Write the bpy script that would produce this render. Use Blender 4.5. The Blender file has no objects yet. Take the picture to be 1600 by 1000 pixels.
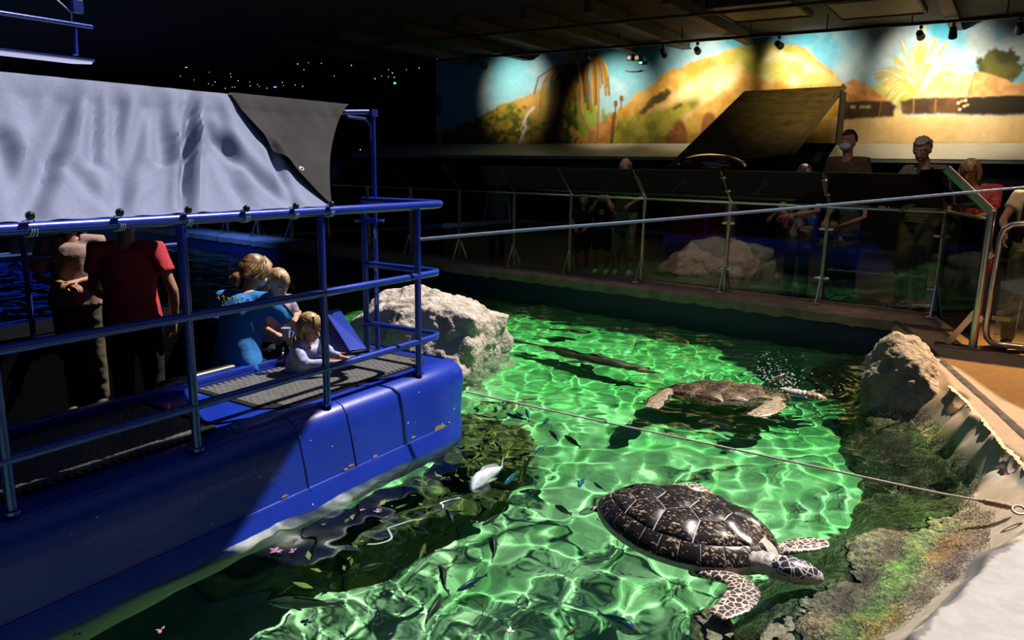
import bpy, bmesh, math, random
import numpy as np
from math import sin, cos, pi, radians, sqrt, atan2
from mathutils import Vector, Matrix, noise
random.seed(7); np.random.seed(7)
S = bpy.context.scene
COL = S.collection

# ---------------------------------------------------------------- camera, sky, sun, exposure
CAMH, FPX = 1.86, 1180.0
_P, _Y, _R = radians(11.73), radians(32.9), radians(.85)
FW = Vector((-sin(_Y)*cos(_P), cos(_Y)*cos(_P), -sin(_P)))
_r0 = Vector((cos(_Y), sin(_Y), 0)); _u0 = _r0.cross(FW)
RT = _r0*cos(_R) + _u0*sin(_R); UP = -_r0*sin(_R) + _u0*cos(_R)
C0 = Vector((0, 0, CAMH))
cam = bpy.data.objects.new('camera', bpy.data.cameras.new('camera')); COL.objects.link(cam)
cam.matrix_world = Matrix(((RT.x, UP.x, -FW.x, 0), (RT.y, UP.y, -FW.y, 0), (RT.z, UP.z, -FW.z, CAMH), (0, 0, 0, 1)))
cam.data.sensor_width = 36; cam.data.lens = 36*FPX/1600; cam.data.clip_start = .05
S.camera = cam
S.view_settings.view_transform = 'Standard'; S.view_settings.look = 'None'
S.view_settings.gamma = 1; S.view_settings.use_curve_mapping = False
S.view_settings.exposure = 0.0
W = bpy.data.worlds.new('sky'); S.world = W; W.use_nodes = True
_bg = W.node_tree.nodes['Background']; _bg.inputs[0].default_value = (.30, .45, 1.0, 1); _bg.inputs[1].default_value = .21
SUNV = Vector((.25, .5875, 1.0))            # towards the sun
def light(name, kind, loc, energy, color=(1, 1, 1), aim=None, **kw):
    L = bpy.data.lights.new(name, kind); L.energy = energy; L.color = color
    for k, v in kw.items(): setattr(L, k, v)
    o = bpy.data.objects.new(name, L); COL.objects.link(o); o.location = loc
    if aim is not None: o.rotation_euler = (Vector(aim)-Vector(loc)).to_track_quat('-Z', 'Y').to_euler()
    return o
sun = light('sun', 'SUN', (3, 7, 12), 8.5, (1.0, .93, .84), aim=Vector((3, 7, 12))-SUNV, angle=radians(.6))
sun.data.cycles.is_caustics_light = True
S.cycles.caustics_reflective = False
S.cycles.max_bounces = 7; S.cycles.transparent_max_bounces = 12

# ---------------------------------------------------------------- helpers
def px(p):
    d = Vector(p)-C0; z = d.dot(FW)
    return 800+FPX*d.dot(RT)/z, 500-FPX*d.dot(UP)/z
def ray(x, y): return FW + RT*((x-800)/FPX) - UP*((y-500)/FPX)
def at(x, y, z=0.0):
    d = ray(x, y); return C0+d*((z-CAMH)/d.z)
def atX(x, y, X):
    d = ray(x, y); return C0+d*(X/d.x)
def atY(x, y, Yv):
    d = ray(x, y); return C0+d*(Yv/d.y)
def atD(x, y, D): return C0+ray(x, y)*D
def under(x, y, z):                          # a point seen through the water surface, at depth z
    p = at(x, y, 0); d = ray(x, y).normalized(); h = Vector((d.x, d.y, 0))/1.333
    dz = -sqrt(1-h.length_squared); t = z/dz
    return p+Vector((h.x*t, h.y*t, z))

def mat(name, col, rough=.5, metal=0.0, col2=None, scale=8.0, bump=0.0, bscale=None, detail=6, spec=.5, contrast=(.35, .65), coat=0.0, attr=None, stretch=None):
    m = bpy.data.materials.new(name); m.use_nodes = True; nt = m.node_tree; b = nt.nodes['Principled BSDF']
    b.inputs['Base Color'].default_value = (*col, 1); b.inputs['Roughness'].default_value = rough; b.inputs['Metallic'].default_value = metal
    b.inputs['Specular IOR Level'].default_value = spec; b.inputs['Coat Weight'].default_value = coat
    tc = nt.nodes.new('ShaderNodeTexCoord'); vec = tc.outputs['Object']
    if stretch:
        mp = nt.nodes.new('ShaderNodeMapping'); mp.inputs['Scale'].default_value = stretch; nt.links.new(vec, mp.inputs[0]); vec = mp.outputs[0]
    base = None
    if attr:
        a = nt.nodes.new('ShaderNodeVertexColor'); a.layer_name = attr; base = a.outputs['Color']
    if col2 is not None or attr:
        n = nt.nodes.new('ShaderNodeTexNoise'); n.inputs['Scale'].default_value = scale; n.inputs['Detail'].default_value = detail; n.inputs['Roughness'].default_value = .65
        nt.links.new(vec, n.inputs['Vector'])
        r = nt.nodes.new('ShaderNodeMapRange'); r.inputs[1].default_value, r.inputs[2].default_value = contrast; nt.links.new(n.outputs['Fac'], r.inputs[0])
        mx = nt.nodes.new('ShaderNodeMix'); mx.data_type = 'RGBA'
        nt.links.new(r.outputs[0], mx.inputs[0])
        if attr:
            mx.blend_type = 'MULTIPLY'; nt.links.new(base, mx.inputs[6]); mx.inputs[7].default_value = (*(col2 or (.5, .5, .5)), 1)
        else:
            mx.inputs[6].default_value = (*col, 1); mx.inputs[7].default_value = (*col2, 1)
        nt.links.new(mx.outputs[2], b.inputs['Base Color'])
    if bump:
        n2 = nt.nodes.new('ShaderNodeTexNoise'); n2.inputs['Scale'].default_value = bscale or scale*3; n2.inputs['Detail'].default_value = 5; nt.links.new(vec, n2.inputs['Vector'])
        bp = nt.nodes.new('ShaderNodeBump'); bp.inputs['Strength'].default_value = min(1, bump*10); bp.inputs['Distance'].default_value = bump*.1
        nt.links.new(n2.outputs['Fac'], bp.inputs['Height']); nt.links.new(bp.outputs[0], b.inputs['Normal'])
    return m
def emit(name, col, s):
    m = bpy.data.materials.new(name); m.use_nodes = True; b = m.node_tree.nodes['Principled BSDF']
    b.inputs['Base Color'].default_value = (*col, 1); b.inputs['Emission Color'].default_value = (*col, 1); b.inputs['Emission Strength'].default_value = s
    return m

def tag(o, label=None, cat=None, group=None, kind=None):
    if label: o['label'] = label
    if cat: o['category'] = cat
    if group: o['group'] = group
    if kind: o['kind'] = kind
    return o
def empty(name, loc=(0, 0, 0), rz=0, **k):
    o = bpy.data.objects.new(name, None); COL.objects.link(o); o.location = loc; o.rotation_euler = (0, 0, rz); o.empty_display_size = .1
    return tag(o, **k)
def copy_tree(o, parent=None):
    c = o.copy(); COL.objects.link(c)
    if parent: c.parent = parent
    for ch in list(o.children): copy_tree(ch, c)
    return c

def basis(d, side):
    d = d.normalized(); s = side - d*side.dot(d)
    if s.length < 1e-5: s = d.orthogonal()
    s.normalize(); return d, s, d.cross(s)
class G:
    def __init__(s): s.v = []; s.f = []
    def add(s, vs, fs):
        n = len(s.v); s.v += [tuple(x) for x in vs]; s.f += [tuple(n+i for i in f) for f in fs]; return s
    def box(s, c, size, rz=0, M=None, taper=1):
        hx, hy, hz = size[0]/2, size[1]/2, size[2]/2; c = Vector(c)
        R = M if M is not None else Matrix.Rotation(rz, 3, 'Z'); vs = []
        for z in (-1, 1):
            t = taper if z > 0 else 1
            for x, y in ((-1, -1), (1, -1), (1, 1), (-1, 1)): vs.append(c+R@Vector((x*hx*t, y*hy*t, z*hz)))
        return s.add(vs, [(0, 3, 2, 1), (4, 5, 6, 7), (0, 1, 5, 4), (1, 2, 6, 5), (2, 3, 7, 6), (3, 0, 4, 7)])
    def bar(s, a, b, w, h=None, side=Vector((0, 0, 1))):
        a, b = Vector(a), Vector(b); d, u, v = basis(b-a, side); h = h or w; vs = []
        for p in (a, b):
            for i, j in ((-1, -1), (1, -1), (1, 1), (-1, 1)): vs.append(p+u*(i*h/2)+v*(j*w/2))
        return s.add(vs, [(0, 3, 2, 1), (4, 5, 6, 7), (0, 1, 5, 4), (1, 2, 6, 5), (2, 3, 7, 6), (3, 0, 4, 7)])
    def tube(s, pts, r, n=10, side=Vector((1, 0, 0)), closed=False, caps=True):
        pts = [Vector(p) for p in pts]; m = len(pts); rr = r if isinstance(r, (list, tuple)) else [r]*m
        if caps and not closed:                # rounded ends
            def xy(q): return (q, q) if not isinstance(q, tuple) else q
            a, b = xy(rr[0]), xy(rr[-1]); d0 = (pts[0]-pts[1]).normalized(); d1 = (pts[-1]-pts[-2]).normalized()
            pts = [pts[0]+d0*min(a)*.85, pts[0]+d0*min(a)*.5] + pts + [pts[-1]+d1*min(b)*.5, pts[-1]+d1*min(b)*.85]
            rr = [(a[0]*.35, a[1]*.35), (a[0]*.82, a[1]*.82)] + list(rr) + [(b[0]*.82, b[1]*.82), (b[0]*.35, b[1]*.35)]; m += 4
        vs = []; u = None
        for i, p in enumerate(pts):
            if closed: t = pts[(i+1) % m]-pts[i-1]
            else: t = pts[min(i+1, m-1)]-pts[max(i-1, 0)]
            d, u, w = basis(t, side if u is None else u)
            q = rr[i]; a, b = q if isinstance(q, tuple) else (q, q)
            for k in range(n):
                th = 2*pi*k/n; vs.append(p+u*(a*cos(th))+w*(b*sin(th)))
        fs = []
        for i in range(m if closed else m-1):
            j = (i+1) % m
            for k in range(n): fs.append((i*n+k, i*n+(k+1) % n, j*n+(k+1) % n, j*n+k))
        if not closed: fs += [tuple(range(n))[::-1], tuple(range((m-1)*n, m*n))]
        return s.add(vs, fs)
    def ell(s, c, r, n=16, M=None):
        c = Vector(c); R = M if M is not None else Matrix.Identity(3); m = n//2; vs = [c+R@Vector((0, 0, r[2]))]; fs = []
        for i in range(1, m):
            a = pi*i/m
            for k in range(n): b = 2*pi*k/n; vs.append(c+R@Vector((r[0]*sin(a)*cos(b), r[1]*sin(a)*sin(b), r[2]*cos(a))))
        vs.append(c-R@Vector((0, 0, r[2]))); L = len(vs)-1
        for k in range(n): fs.append((0, 1+k, 1+(k+1) % n)); fs.append((L, L-n+(k+1) % n, L-n+k))
        for i in range(m-2):
            for k in range(n): a = 1+i*n+k; b = 1+i*n+(k+1) % n; fs.append((a, a+n, b+n, b))
        return s.add(vs, fs)
    def prism(s, poly, z0, z1):              # vertical prism over a ccw xy polygon
        n = len(poly); vs = [(p[0], p[1], z0) for p in poly]+[(p[0], p[1], z1) for p in poly]
        return s.add(vs, [tuple(range(n))[::-1], tuple(range(n, 2*n))]+[(i, (i+1) % n, n+(i+1) % n, n+i) for i in range(n)])
    def slab(s, pts, nrm, t):                # planar polygon with thickness t against the normal
        pts = [Vector(p) for p in pts]; nrm = Vector(nrm).normalized(); n = len(pts)
        vs = pts+[p-nrm*t for p in pts]
        return s.add(vs, [tuple(range(n)), tuple(range(n, 2*n))[::-1]]+[(i, n+i, n+(i+1) % n, (i+1) % n) for i in range(n)])
    def mesh(s, name):
        me = bpy.data.meshes.new(name); me.from_pydata(s.v, [], s.f); me.update(); return me
    def build(s, name, m, parent=None, smooth=False, bevel=0, recv=False, fix=True, **k):
        me = s.mesh(name)
        if fix:
            bm = bmesh.new(); bm.from_mesh(me); bmesh.ops.recalc_face_normals(bm, faces=bm.faces); bm.to_mesh(me); bm.free()
        for x in (m if isinstance(m, (list, tuple)) else [m]): me.materials.append(x)
        o = bpy.data.objects.new(name, me); COL.objects.link(o)
        if parent: o.parent = parent
        if smooth:
            me.polygons.foreach_set('use_smooth', [True]*len(me.polygons))
            if smooth == 'auto': me.set_sharp_from_angle(angle=radians(40))
        if bevel:
            b = o.modifiers.new('bevel', 'BEVEL'); b.width = bevel; b.segments = 2; b.limit_method = 'ANGLE'
        if recv: o.cycles.is_caustics_receiver = True
        return tag(o, **k)
def fuse(g, voxel=.015, smooth=4, f=.5):     # one continuous surface out of overlapping solids
    me = g.mesh('tmp'); o = bpy.data.objects.new('tmp', me); COL.objects.link(o)
    r = o.modifiers.new('r', 'REMESH'); r.mode = 'VOXEL'; r.voxel_size = voxel; r.adaptivity = 0
    if smooth: q = o.modifiers.new('s', 'SMOOTH'); q.iterations = smooth; q.factor = f
    dg = bpy.context.evaluated_depsgraph_get(); dg.update()
    em = bpy.data.meshes.new_from_object(o.evaluated_get(dg)); out = G()
    n = len(em.vertices); co = np.empty(n*3, np.float32); em.vertices.foreach_get('co', co)
    out.v = [tuple(x) for x in co.reshape(-1, 3).tolist()]; out.f = [tuple(p.vertices) for p in em.polygons]
    bpy.data.objects.remove(o); bpy.data.meshes.remove(me); bpy.data.meshes.remove(em)
    return out
def displace(g, fn):
    g.v = [tuple(Vector(v)+Vector(fn(Vector(v)))) for v in g.v]; return g
def fbm(p, o=4, k=.5): return noise.fractal(p, 1.0-k*.2, 2.1, o, noise_basis='PERLIN_ORIGINAL')
def setcol(me, fn, name='col'):
    a = me.color_attributes.new(name, 'FLOAT_COLOR', 'POINT'); n = len(me.vertices)
    co = np.empty(n*3, np.float32); me.vertices.foreach_get('co', co); c = fn(co.reshape(-1, 3))
    out = np.ones((n, 4), np.float32); out[:, :3] = c; a.data.foreach_set('color', out.ravel())
def spline(pts, n=8):                        # catmull-rom
    P = [Vector(p) for p in pts]; P = [P[0]*2-P[1]]+P+[P[-1]*2-P[-2]]; out = []
    for i in range(1, len(P)-2):
        for k in range(n):
            t = k/n; a, b, c, d = P[i-1:i+3]
            out.append(.5*((2*b)+(c-a)*t+(2*a-5*b+4*c-d)*t*t+(3*b-a-3*c+d)*t**3))
    out.append(P[-2]); return out
def hull_rock(points, voxel, amp, sc, seed, smooth=6):
    bm = bmesh.new()
    for p in points: bm.verts.new(p)
    bmesh.ops.convex_hull(bm, input=bm.verts); bm.faces.ensure_lookup_table()
    bmesh.ops.delete(bm, geom=[v for v in bm.verts if not v.link_faces], context='VERTS')
    bm.verts.index_update(); g = G(); g.v = [tuple(v.co) for v in bm.verts]; g.f = [tuple(v.index for v in f.verts) for f in bm.faces]; bm.free()
    g = fuse(g, voxel, smooth, .6)
    c = sum((Vector(p) for p in points), Vector())/len(points)
    def fn(v):
        q = v*sc+Vector((seed, seed*2, 0)); d = (v-c).normalized()
        a = noise.turbulence(q, 5, True, noise_basis='PERLIN_ORIGINAL')-.55
        b = -max(0, .16-noise.voronoi(q*2.2)[0][0])*2.2
        return d*(amp*(a*1.3+b))
    return displace(g, fn)

# ---------------------------------------------------------------- materials
M_blue = mat('blue_paint', (.006, .022, .26), .28, 0, (.008, .034, .36), 3.0, .03, 25, coat=.4)
M_bluedark = mat('dark_blue_paint', (.008, .02, .16), .4, 0, (.012, .03, .25), 3.0)
M_steel = mat('brushed_steel', (.62, .56, .50), .28, 1.0, (.5, .42, .36), 9.0)
M_black = mat('black_rubber', (.012, .012, .014), .5, 0, (.02, .02, .022), 20)
M_dark = mat('dark_paint', (.02, .017, .014), .75, 0, (.03, .026, .02), 2.0)
M_navy = mat('navy_pool_paint', (.008, .012, .045), .55, 0, (.012, .018, .07), 3.0, .03)
M_rail = M_blue
# ================================================================ SETTING
FENCE = lambda X: 9.05-.085*(X+.5)            # line of the glass barrier
M_roof = mat('dark_roof_boarding', (.03, .026, .02), .9, 0, (.05, .04, .03), 1.2)
CEZ = 4.62
def roof():
    lit = [(-7.0, 8.75), (-2.6, 8.75), (-1.45, 7.25), (-.35, 7.25), (.10, 6.1), (.6, 5.3), (4.5, 5.2), (4.5, -4), (-7.0, -4)]
    hole = [(x+SUNV.x*CEZ, y+SUNV.y*CEZ) for x, y in lit]
    outer = [(-26, -8), (9, -8), (9, 17.2), (-26, 17.2)]
    bm = bmesh.new(); es = []
    for lp in (outer, hole):
        vs = [bm.verts.new((x, y, CEZ)) for x, y in lp]
        es += [bm.edges.new((vs[i], vs[(i+1) % len(vs)])) for i in range(len(vs))]
    bmesh.ops.triangle_fill(bm, use_beauty=True, use_dissolve=False, edges=es)
    r = bmesh.ops.extrude_face_region(bm, geom=list(bm.faces))
    for v in [e for e in r['geom'] if isinstance(e, bmesh.types.BMVert)]: v.co.z += .25
    bmesh.ops.recalc_face_normals(bm, faces=bm.faces)
    me = bpy.data.meshes.new('ceiling'); bm.to_mesh(me); bm.free(); me.materials.append(M_roof)
    o = bpy.data.objects.new('ceiling', me); COL.objects.link(o); tag(o, kind='structure')
    return o
ceiling = roof()
M_wall = mat('black_wall_paint', (.012, .011, .010), .9, 0, (.02, .018, .015), 1.5)
for nm, c, s in (('wall_left', (-26.1, 4.6, 1.8), (.2, 25.4, 5.8)), ('wall_right', (9.1, 4.6, 1.8), (.2, 25.4, 5.8)), ('wall_front', (-8.5, -8.1, 1.8), (35.4, .2, 5.8)), ('wall_back', (-8.5, 17.25, 1.8), (35.4, .2, 5.8))):
    G().box(c, s).build(nm, M_wall, kind='structure')

# ---- mural, a flat painting on the back wall
def paint_mural():
    x0, x1, y0, y1, k = 690, 1640, 20, 270, 1.0
    Wd, Hh = int((x1-x0)*k), int((y1-y0)*k)
    X, Y = np.meshgrid(x0+np.arange(Wd)/k, y0+np.arange(Hh)/k)
    rs = np.random.RandomState(3)
    def nz(sc, o=4):
        out = np.zeros_like(X); a = 1
        for i in range(o):
            s = sc/2**i; gx, gy = int((x1-x0)/s)+3, int((y1-y0)/s)+3; g = rs.rand(gy, gx)
            fx, fy = (X-x0)/s, (Y-y0)/s; ix, iy = fx.astype(int), fy.astype(int); tx, ty = fx-ix, fy-iy
            tx = tx*tx*(3-2*tx); ty = ty*ty*(3-2*ty)
            out += a*((g[iy, ix]*(1-tx)+g[iy, ix+1]*tx)*(1-ty)+(g[iy+1, ix]*(1-tx)+g[iy+1, ix+1]*tx)*ty-.5); a *= .55
        return out
    n1, n2, n3 = nz(60), nz(22), nz(9)
    img = np.zeros(X.shape+(3,))
    t = np.clip((Y-40)/170, 0, 1)[..., None]
    img[:] = (1-t)*np.array([.03, .30, .45])+t*np.array([.30, .62, .72])
    cl = np.clip(n1*1.6+.25, 0, 1)[..., None]*.5; img = img*(1-cl)+cl*np.array([.75, .72, .68])
    def poly(pts, jit=2.0):
        px_, py_ = X+n2*jit*3, Y+n3*jit*3; ins = np.zeros(X.shape, bool); n = len(pts)
        for i in range(n):
            (ax, ay), (bx, by) = pts[i], pts[(i+1) % n]
            if ay == by: continue
            c = ((ay > py_) != (by > py_)) & (px_ < (bx-ax)*(py_-ay)/(by-ay)+ax); ins ^= c
        return ins
    def blur(m, r):
        m = m.astype(float)
        for ax in (0, 1):
            for _ in range(2):
                a = np.zeros_like(m)
                for d in range(-r, r+1): a += np.roll(m, d, ax)
                m = a/(2*r+1)
        return m
    def fill(mask, col, col2=None, soft=1, a=1, nn=None):
        nonlocal img
        m = (blur(mask, soft) if soft else mask.astype(float))[..., None]*a; c = np.array(col)
        if col2 is not None: q = np.clip((nn if nn is not None else n2)*1.8+.5, 0, 1)[..., None]; c = c*(1-q)+np.array(col2)*q
        img = img*(1-m)+c*m
    def dist(pts):
        d = np.full(X.shape, 1e9)
        for (ax, ay), (bx, by) in zip(pts, pts[1:]):
            L = (bx-ax)**2+(by-ay)**2+1e-9; tt = np.clip(((X-ax)*(bx-ax)+(Y-ay)*(by-ay))/L, 0, 1); d = np.minimum(d, np.hypot(X-ax-tt*(bx-ax), Y-ay-tt*(by-ay)))
        return d
    def stroke(pts, w, col, a=1, sf=1.0): 
        nonlocal img
        m = np.clip((w-dist(pts))/sf+.5, 0, 1)[..., None]*a; img = img*(1-m)+np.array(col)*m
    # left jungle, waterfall, green dome
    fill(poly([(690, 205), (745, 185), (765, 172), (780, 165), (800, 158), (830, 147), (860, 138), (900, 130), (915, 226), (690, 226)]), (.10, .13, .015), (.42, .30, .04), 1, 1, n3+n2*.6)
    fill(poly([(800, 160), (840, 140), (862, 138), (868, 190), (850, 200), (820, 175)]), (.55, .34, .08), (.35, .28, .05), 4)
    fill(poly([(690, 226), (690, 205), (750, 212), (775, 226)], 1), (.25, .10, .03), None, 2)
    for i in range(70):
        x, y = rs.uniform(760, 905), rs.uniform(165, 222); r = rs.uniform(2, 7); c = [(.45, .42, .06), (.20, .28, .03), (.05, .07, .01), (.55, .30, .06)][rs.randint(4)]
        stroke([(x, y), (x+rs.uniform(-6, 6), y+rs.uniform(-5, 5))], r*.5, c, .7, 2)
    stroke([(834, 168), (824, 178), (818, 192), (822, 198), (816, 212), (812, 224)], 2.2, (.80, .74, .66), .9, 2); stroke([(822, 190), (814, 200), (820, 224)], 1.4, (.7, .6, .5), .8, 2)
    fill(np.hypot((X-912)/24, (Y-185)/30) < 1, (.28, .42, .03), (.38, .50, .08), 1); fill(poly([(880, 226), (886, 180), (905, 165), (900, 226)]), (.05, .07, .01), (.14, .16, .02), 2)
    fill(poly([(940, 185), (943, 165), (948, 185)]), (.25, .35, .05)); fill(poly([(935, 190), (955, 175), (965, 190)], 1), (.25, .33, .05), None, 2)
    # hills
    fill(poly([(905, 226), (925, 205), (960, 175), (1000, 145), (1040, 112), (1085, 95), (1110, 90), (1150, 76), (1190, 68), (1250, 72), (1300, 110), (1325, 140), (1330, 226)]), (.46, .25, .03), (.62, .40, .09), 1)
    fill(poly([(1130, 85), (1190, 66), (1235, 72), (1260, 90), (1225, 118), (1180, 115), (1140, 110)]), (.22, .24, .02), (.34, .34, .04), 3)
    fill(poly([(1180, 100), (1210, 75), (1260, 92), (1320, 132), (1250, 134), (1190, 122)]), (.50, .50, .12), (.75, .72, .40), 3)
    fill(poly([(1000, 200), (1060, 140), (1110, 105), (1160, 100), (1150, 130), (1080, 175), (1050, 215)]), (.70, .46, .18), (.88, .64, .34), 4)
    fill(poly([(905, 226), (960, 185), (1020, 175), (1055, 160), (1100, 150), (1060, 195), (1045, 226)]), (.16, .16, .015), (.36, .32, .04), 4)
    fill(poly([(995, 178), (1020, 150), (1045, 138), (1050, 145), (1025, 165), (1005, 178)]), (.05, .04, .01), (.15, .10, .02), 1)
    fill(poly([(1050, 172), (1066, 160), (1068, 165), (1055, 176)]), (.10, .09, .01), None, 1)
    fill(poly([(900, 226), (915, 212), (955, 178), (965, 180), (952, 226)]), (.45, .17, .04), (.68, .34, .10), 1, 1, n3)
    stroke([(960, 178), (955, 226)], 3, (.12, .06, .01), .9, 2)
    for a, b in (((962, 160), 3), ((971, 152), 3)): stroke([(a[0], a[1]), (a[0]-1, a[1]+18)], 1, (.12, .07, .02)); stroke([(a[0], a[1]), (a[0], a[1]+4)], 3, (.16, .10, .02))
    for bx, w, h, y in ((1062, 12, 36, 222), (1108, 13, 30, 205), (1050, 10, 20, 222)): fill(np.hypot((X-bx)/w, (Y-y)/h) < 1, (.20, .07, .02), (.34, .14, .04), 1)
    # drooping palms
    for i in range(60):
        cx, cy = (925, 95) if i % 2 else (895, 105); e = rs.uniform(-62, 30) if not i % 2 else rs.uniform(-25, 34); dr = rs.uniform(20, 75)
        p = [(cx, cy), (cx+e*.5, cy-12+abs(e)*.2), (cx+e*.9, cy+dr*.4), (cx+e, cy+dr)]
        c = [(.50, .27, .03), (.30, .16, .02), (.70, .45, .08), (.07, .045, .01), (.06, .04, .01)][rs.randint(5)]; stroke(p, rs.uniform(1.2, 3), c, .8, 1.5)
    fill(poly([(855, 130), (890, 92), (905, 110), (880, 170), (870, 226), (850, 226), (858, 170)]), (.05, .04, .01), (.12, .08, .015), 4)
    stroke([(896, 128), (903, 155), (908, 180), (920, 205), (929, 224)], 2.0, (.42, .26, .08)); stroke([(932, 95), (935, 130), (935, 170), (933, 224)], 2.2, (.40, .24, .07))
    for i in range(14): x, y = rs.uniform(880, 905), rs.uniform(195, 224); stroke([(x, y), (x+rs.uniform(-3, 6), y+rs.uniform(-8, 3))], 2.5, (.62, .42, .08), .8, 2)
    # right: big fountain palm, dark tree, sand, huts
    fill(poly([(1355, 140), (1385, 120), (1420, 135), (1440, 165), (1480, 160), (1350, 168)]), (.40, .38, .05), (.60, .58, .20), 5)
    for i in range(120):
        a = rs.uniform(-1.35, 1.35); L = rs.uniform(60, 118)*(1-.25*abs(a)); bx, by = 1435+rs.uniform(-6, 6), 152
        p = []
        for s in np.linspace(0, 1, 8): p.append((bx+sin(a)*L*s*(.8+.15*s), by-cos(a*.75)*L*s*1.0+abs(a)*45*s*s*s))
        c = [(.72, .58, .22), (.85, .76, .45), (.50, .38, .06), (.38, .34, .04)][rs.randint(4)]; stroke(p, rs.uniform(.7, 1.6), c, .6, 1.2)
        if i % 4 == 0: stroke(p[-3:], 4.0, (.42, .34, .05), .65, 3)
    fill(np.hypot((X-1562)/36, (Y-105)/30)+n3*.5 < .95, (.045, .05, .008), (.11, .11, .015), 1)
    fill(poly([(1300, 185), (1340, 180), (1380, 175), (1400, 172), (1420, 180), (1600, 180), (1640, 178), (1640, 226), (1300, 226)], 1), (.80, .56, .22), (.92, .68, .34), 2, 1, n1)
    fill(poly([(1312, 156), (1382, 156), (1400, 165), (1395, 182), (1355, 184), (1310, 188)], 1), (.045, .025, .01), (.10, .05, .015), 1)
    fill(poly([(1305, 158), (1316, 132), (1332, 123), (1350, 130), (1385, 154), (1388, 158)], .6), (.50, .20, .05), (.66, .32, .10), 1, 1, n3)
    stroke([(1316, 132), (1330, 156)], 1, (.25, .10, .03), .7)
    for a in (1331, 1345, 1354): stroke([(a, 167), (a+4, 167)], 2.6, (.40, .48, .28), .9)
    stroke([(1377, 160), (1374, 180)], 1, (.3, .12, .03))
    fill(poly([(1406, 158), (1424, 152), (1640, 148), (1640, 179), (1410, 178)], 1), (.05, .028, .01), (.13, .06, .015), 1)
    fill(poly([(1500, 152), (1640, 145), (1640, 179), (1500, 179)], 1), (.025, .018, .006), None, 2)
    fill(poly([(1421, 153), (1448, 135), (1490, 118), (1525, 111), (1560, 120), (1600, 137), (1640, 148), (1640, 152), (1590, 147), (1510, 152)], .6), (.62, .36, .14), (.80, .52, .26), 1, 1, n3)
    fill(poly([(1524, 111), (1560, 120), (1600, 138), (1602, 148), (1512, 150)], .6), (.56, .28, .09), (.70, .40, .14), 1, 1, n3)
    fill(poly([(1585, 133), (1600, 125), (1640, 110), (1640, 148), (1600, 147)], .6), (.60, .30, .12), None, 1)
    stroke([(1524, 112), (1512, 150)], .8, (.30, .13, .04), .8)
    for a in (1428, 1462): stroke([(a, 156), (a-1, 178)], 1.4, (.30, .15, .04), .8)
    for a, b, c in ((1497, 161, (.8, .6, .4)), (1502, 158, (.75, .35, .15)), (1508, 157, (.8, .65, .3)), (1499, 171, (.85, .6, .35)), (1506, 166, (.5, .55, .35)), (1511, 164, (.7, .35, .15))): stroke([(a, b), (a+1, b)], 2.2, c, .9)
    return np.clip(img, 0, 1), (x0, y0, k)
def mural():
    img, (ix, iy, k) = paint_mural(); YW = 17.0
    xa, xb = -13.6, .7; za, zb = 2.36, 4.60; nx, nz = 860, 150
    xs = np.linspace(xa, xb, nx+1); zs = np.linspace(za, zb, nz+1)
    vs = [(x, 0, z) for z in zs for x in xs]; vs = [(x, YW, z) for x, _, z in vs]
    q = np.arange(nx*nz); j, i = q//nx, q % nx; a = j*(nx+1)+i
    fs = np.stack([a, a+1, a+nx+2, a+nx+1], 1)
    me = bpy.data.meshes.new('mural'); me.from_pydata(vs, [], fs.tolist()); me.update()
    m = mat('mural_paint', (.5, .5, .5), .6, attr='col', col2=(.85, .85, .85), scale=6, spec=.2); me.materials.append(m)
    F, R_, U_, C_ = (np.array(v) for v in (FW, RT, UP, C0))
    def f(co):
        d = co-C_; z = d@F; X = 800+FPX*(d@R_)/z; Yp = 500-FPX*(d@U_)/z
        u = np.clip((X-ix)*k, 0, img.shape[1]-2); v = np.clip((Yp-iy)*k, 0, img.shape[0]-2)
        iu, iv = u.astype(int), v.astype(int); fu, fv = (u-iu)[:, None], (v-iv)[:, None]
        return (img[iv, iu]*(1-fu)+img[iv, iu+1]*fu)*(1-fv)+(img[iv+1, iu]*(1-fu)+img[iv+1, iu+1]*fu)*fv
    setcol(me, f)
    o = bpy.data.objects.new('mural', me); COL.objects.link(o)
    tag(o, 'wide tropical landscape mural of palms, hills and thatched huts on the back wall', 'mural')
    G().box(((xa+xb)/2, YW+.06, (za+zb)/2), (xb-xa, .1, zb-za)).build('panel', M_dark, o)
mural()
# pale counter ledge below the mural, in two stretches
M_ledge = mat('pale_ledge', (.42, .44, .36), .45, 0, (.52, .52, .44), 2)
for xa, xb, lb in ((-16, -6.2, 'long pale grey ledge below the palms of the mural, left of the slanted board'), (-3.1, 1.5, 'grey green ledge below the thatched huts of the mural')):
    t = empty('wall_ledge', ((xa+xb)/2, 16.7, 0), label=lb, cat='ledge')
    w = xb-xa; G().slab([(-w/2, -.55, 2.05), (w/2, -.55, 2.05), (w/2, .25, 2.36), (-w/2, .25, 2.36)], (0, -.4, .9), .05).build('sloped_top', M_ledge, t, bevel=.01)
    G().box((0, -.1, .98+.1), (w, .7, 1.9)).build('cupboard_front', M_wall, t)
    G().box((0, -.6, 2.0), (w, .05, .05)).build('lip', M_ledge, t)
# back floor and near floor slabs
M_walk = mat('walkway_concrete', (.045, .032, .022), .8, 0, (.065, .048, .032), 3.0, .03)
g = G(); g.prism([(-26, 0), (9, 0), (9, 17.2), (-26, 17.2)], 0, 0)
G().prism([(-26, FENCE(-26)-.02), (.0, FENCE(0)-.02), (9, FENCE(0)-.02), (9, 17.2), (-26, 17.2)], -1.2, .30).build('floor', M_walk, kind='structure')
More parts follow.
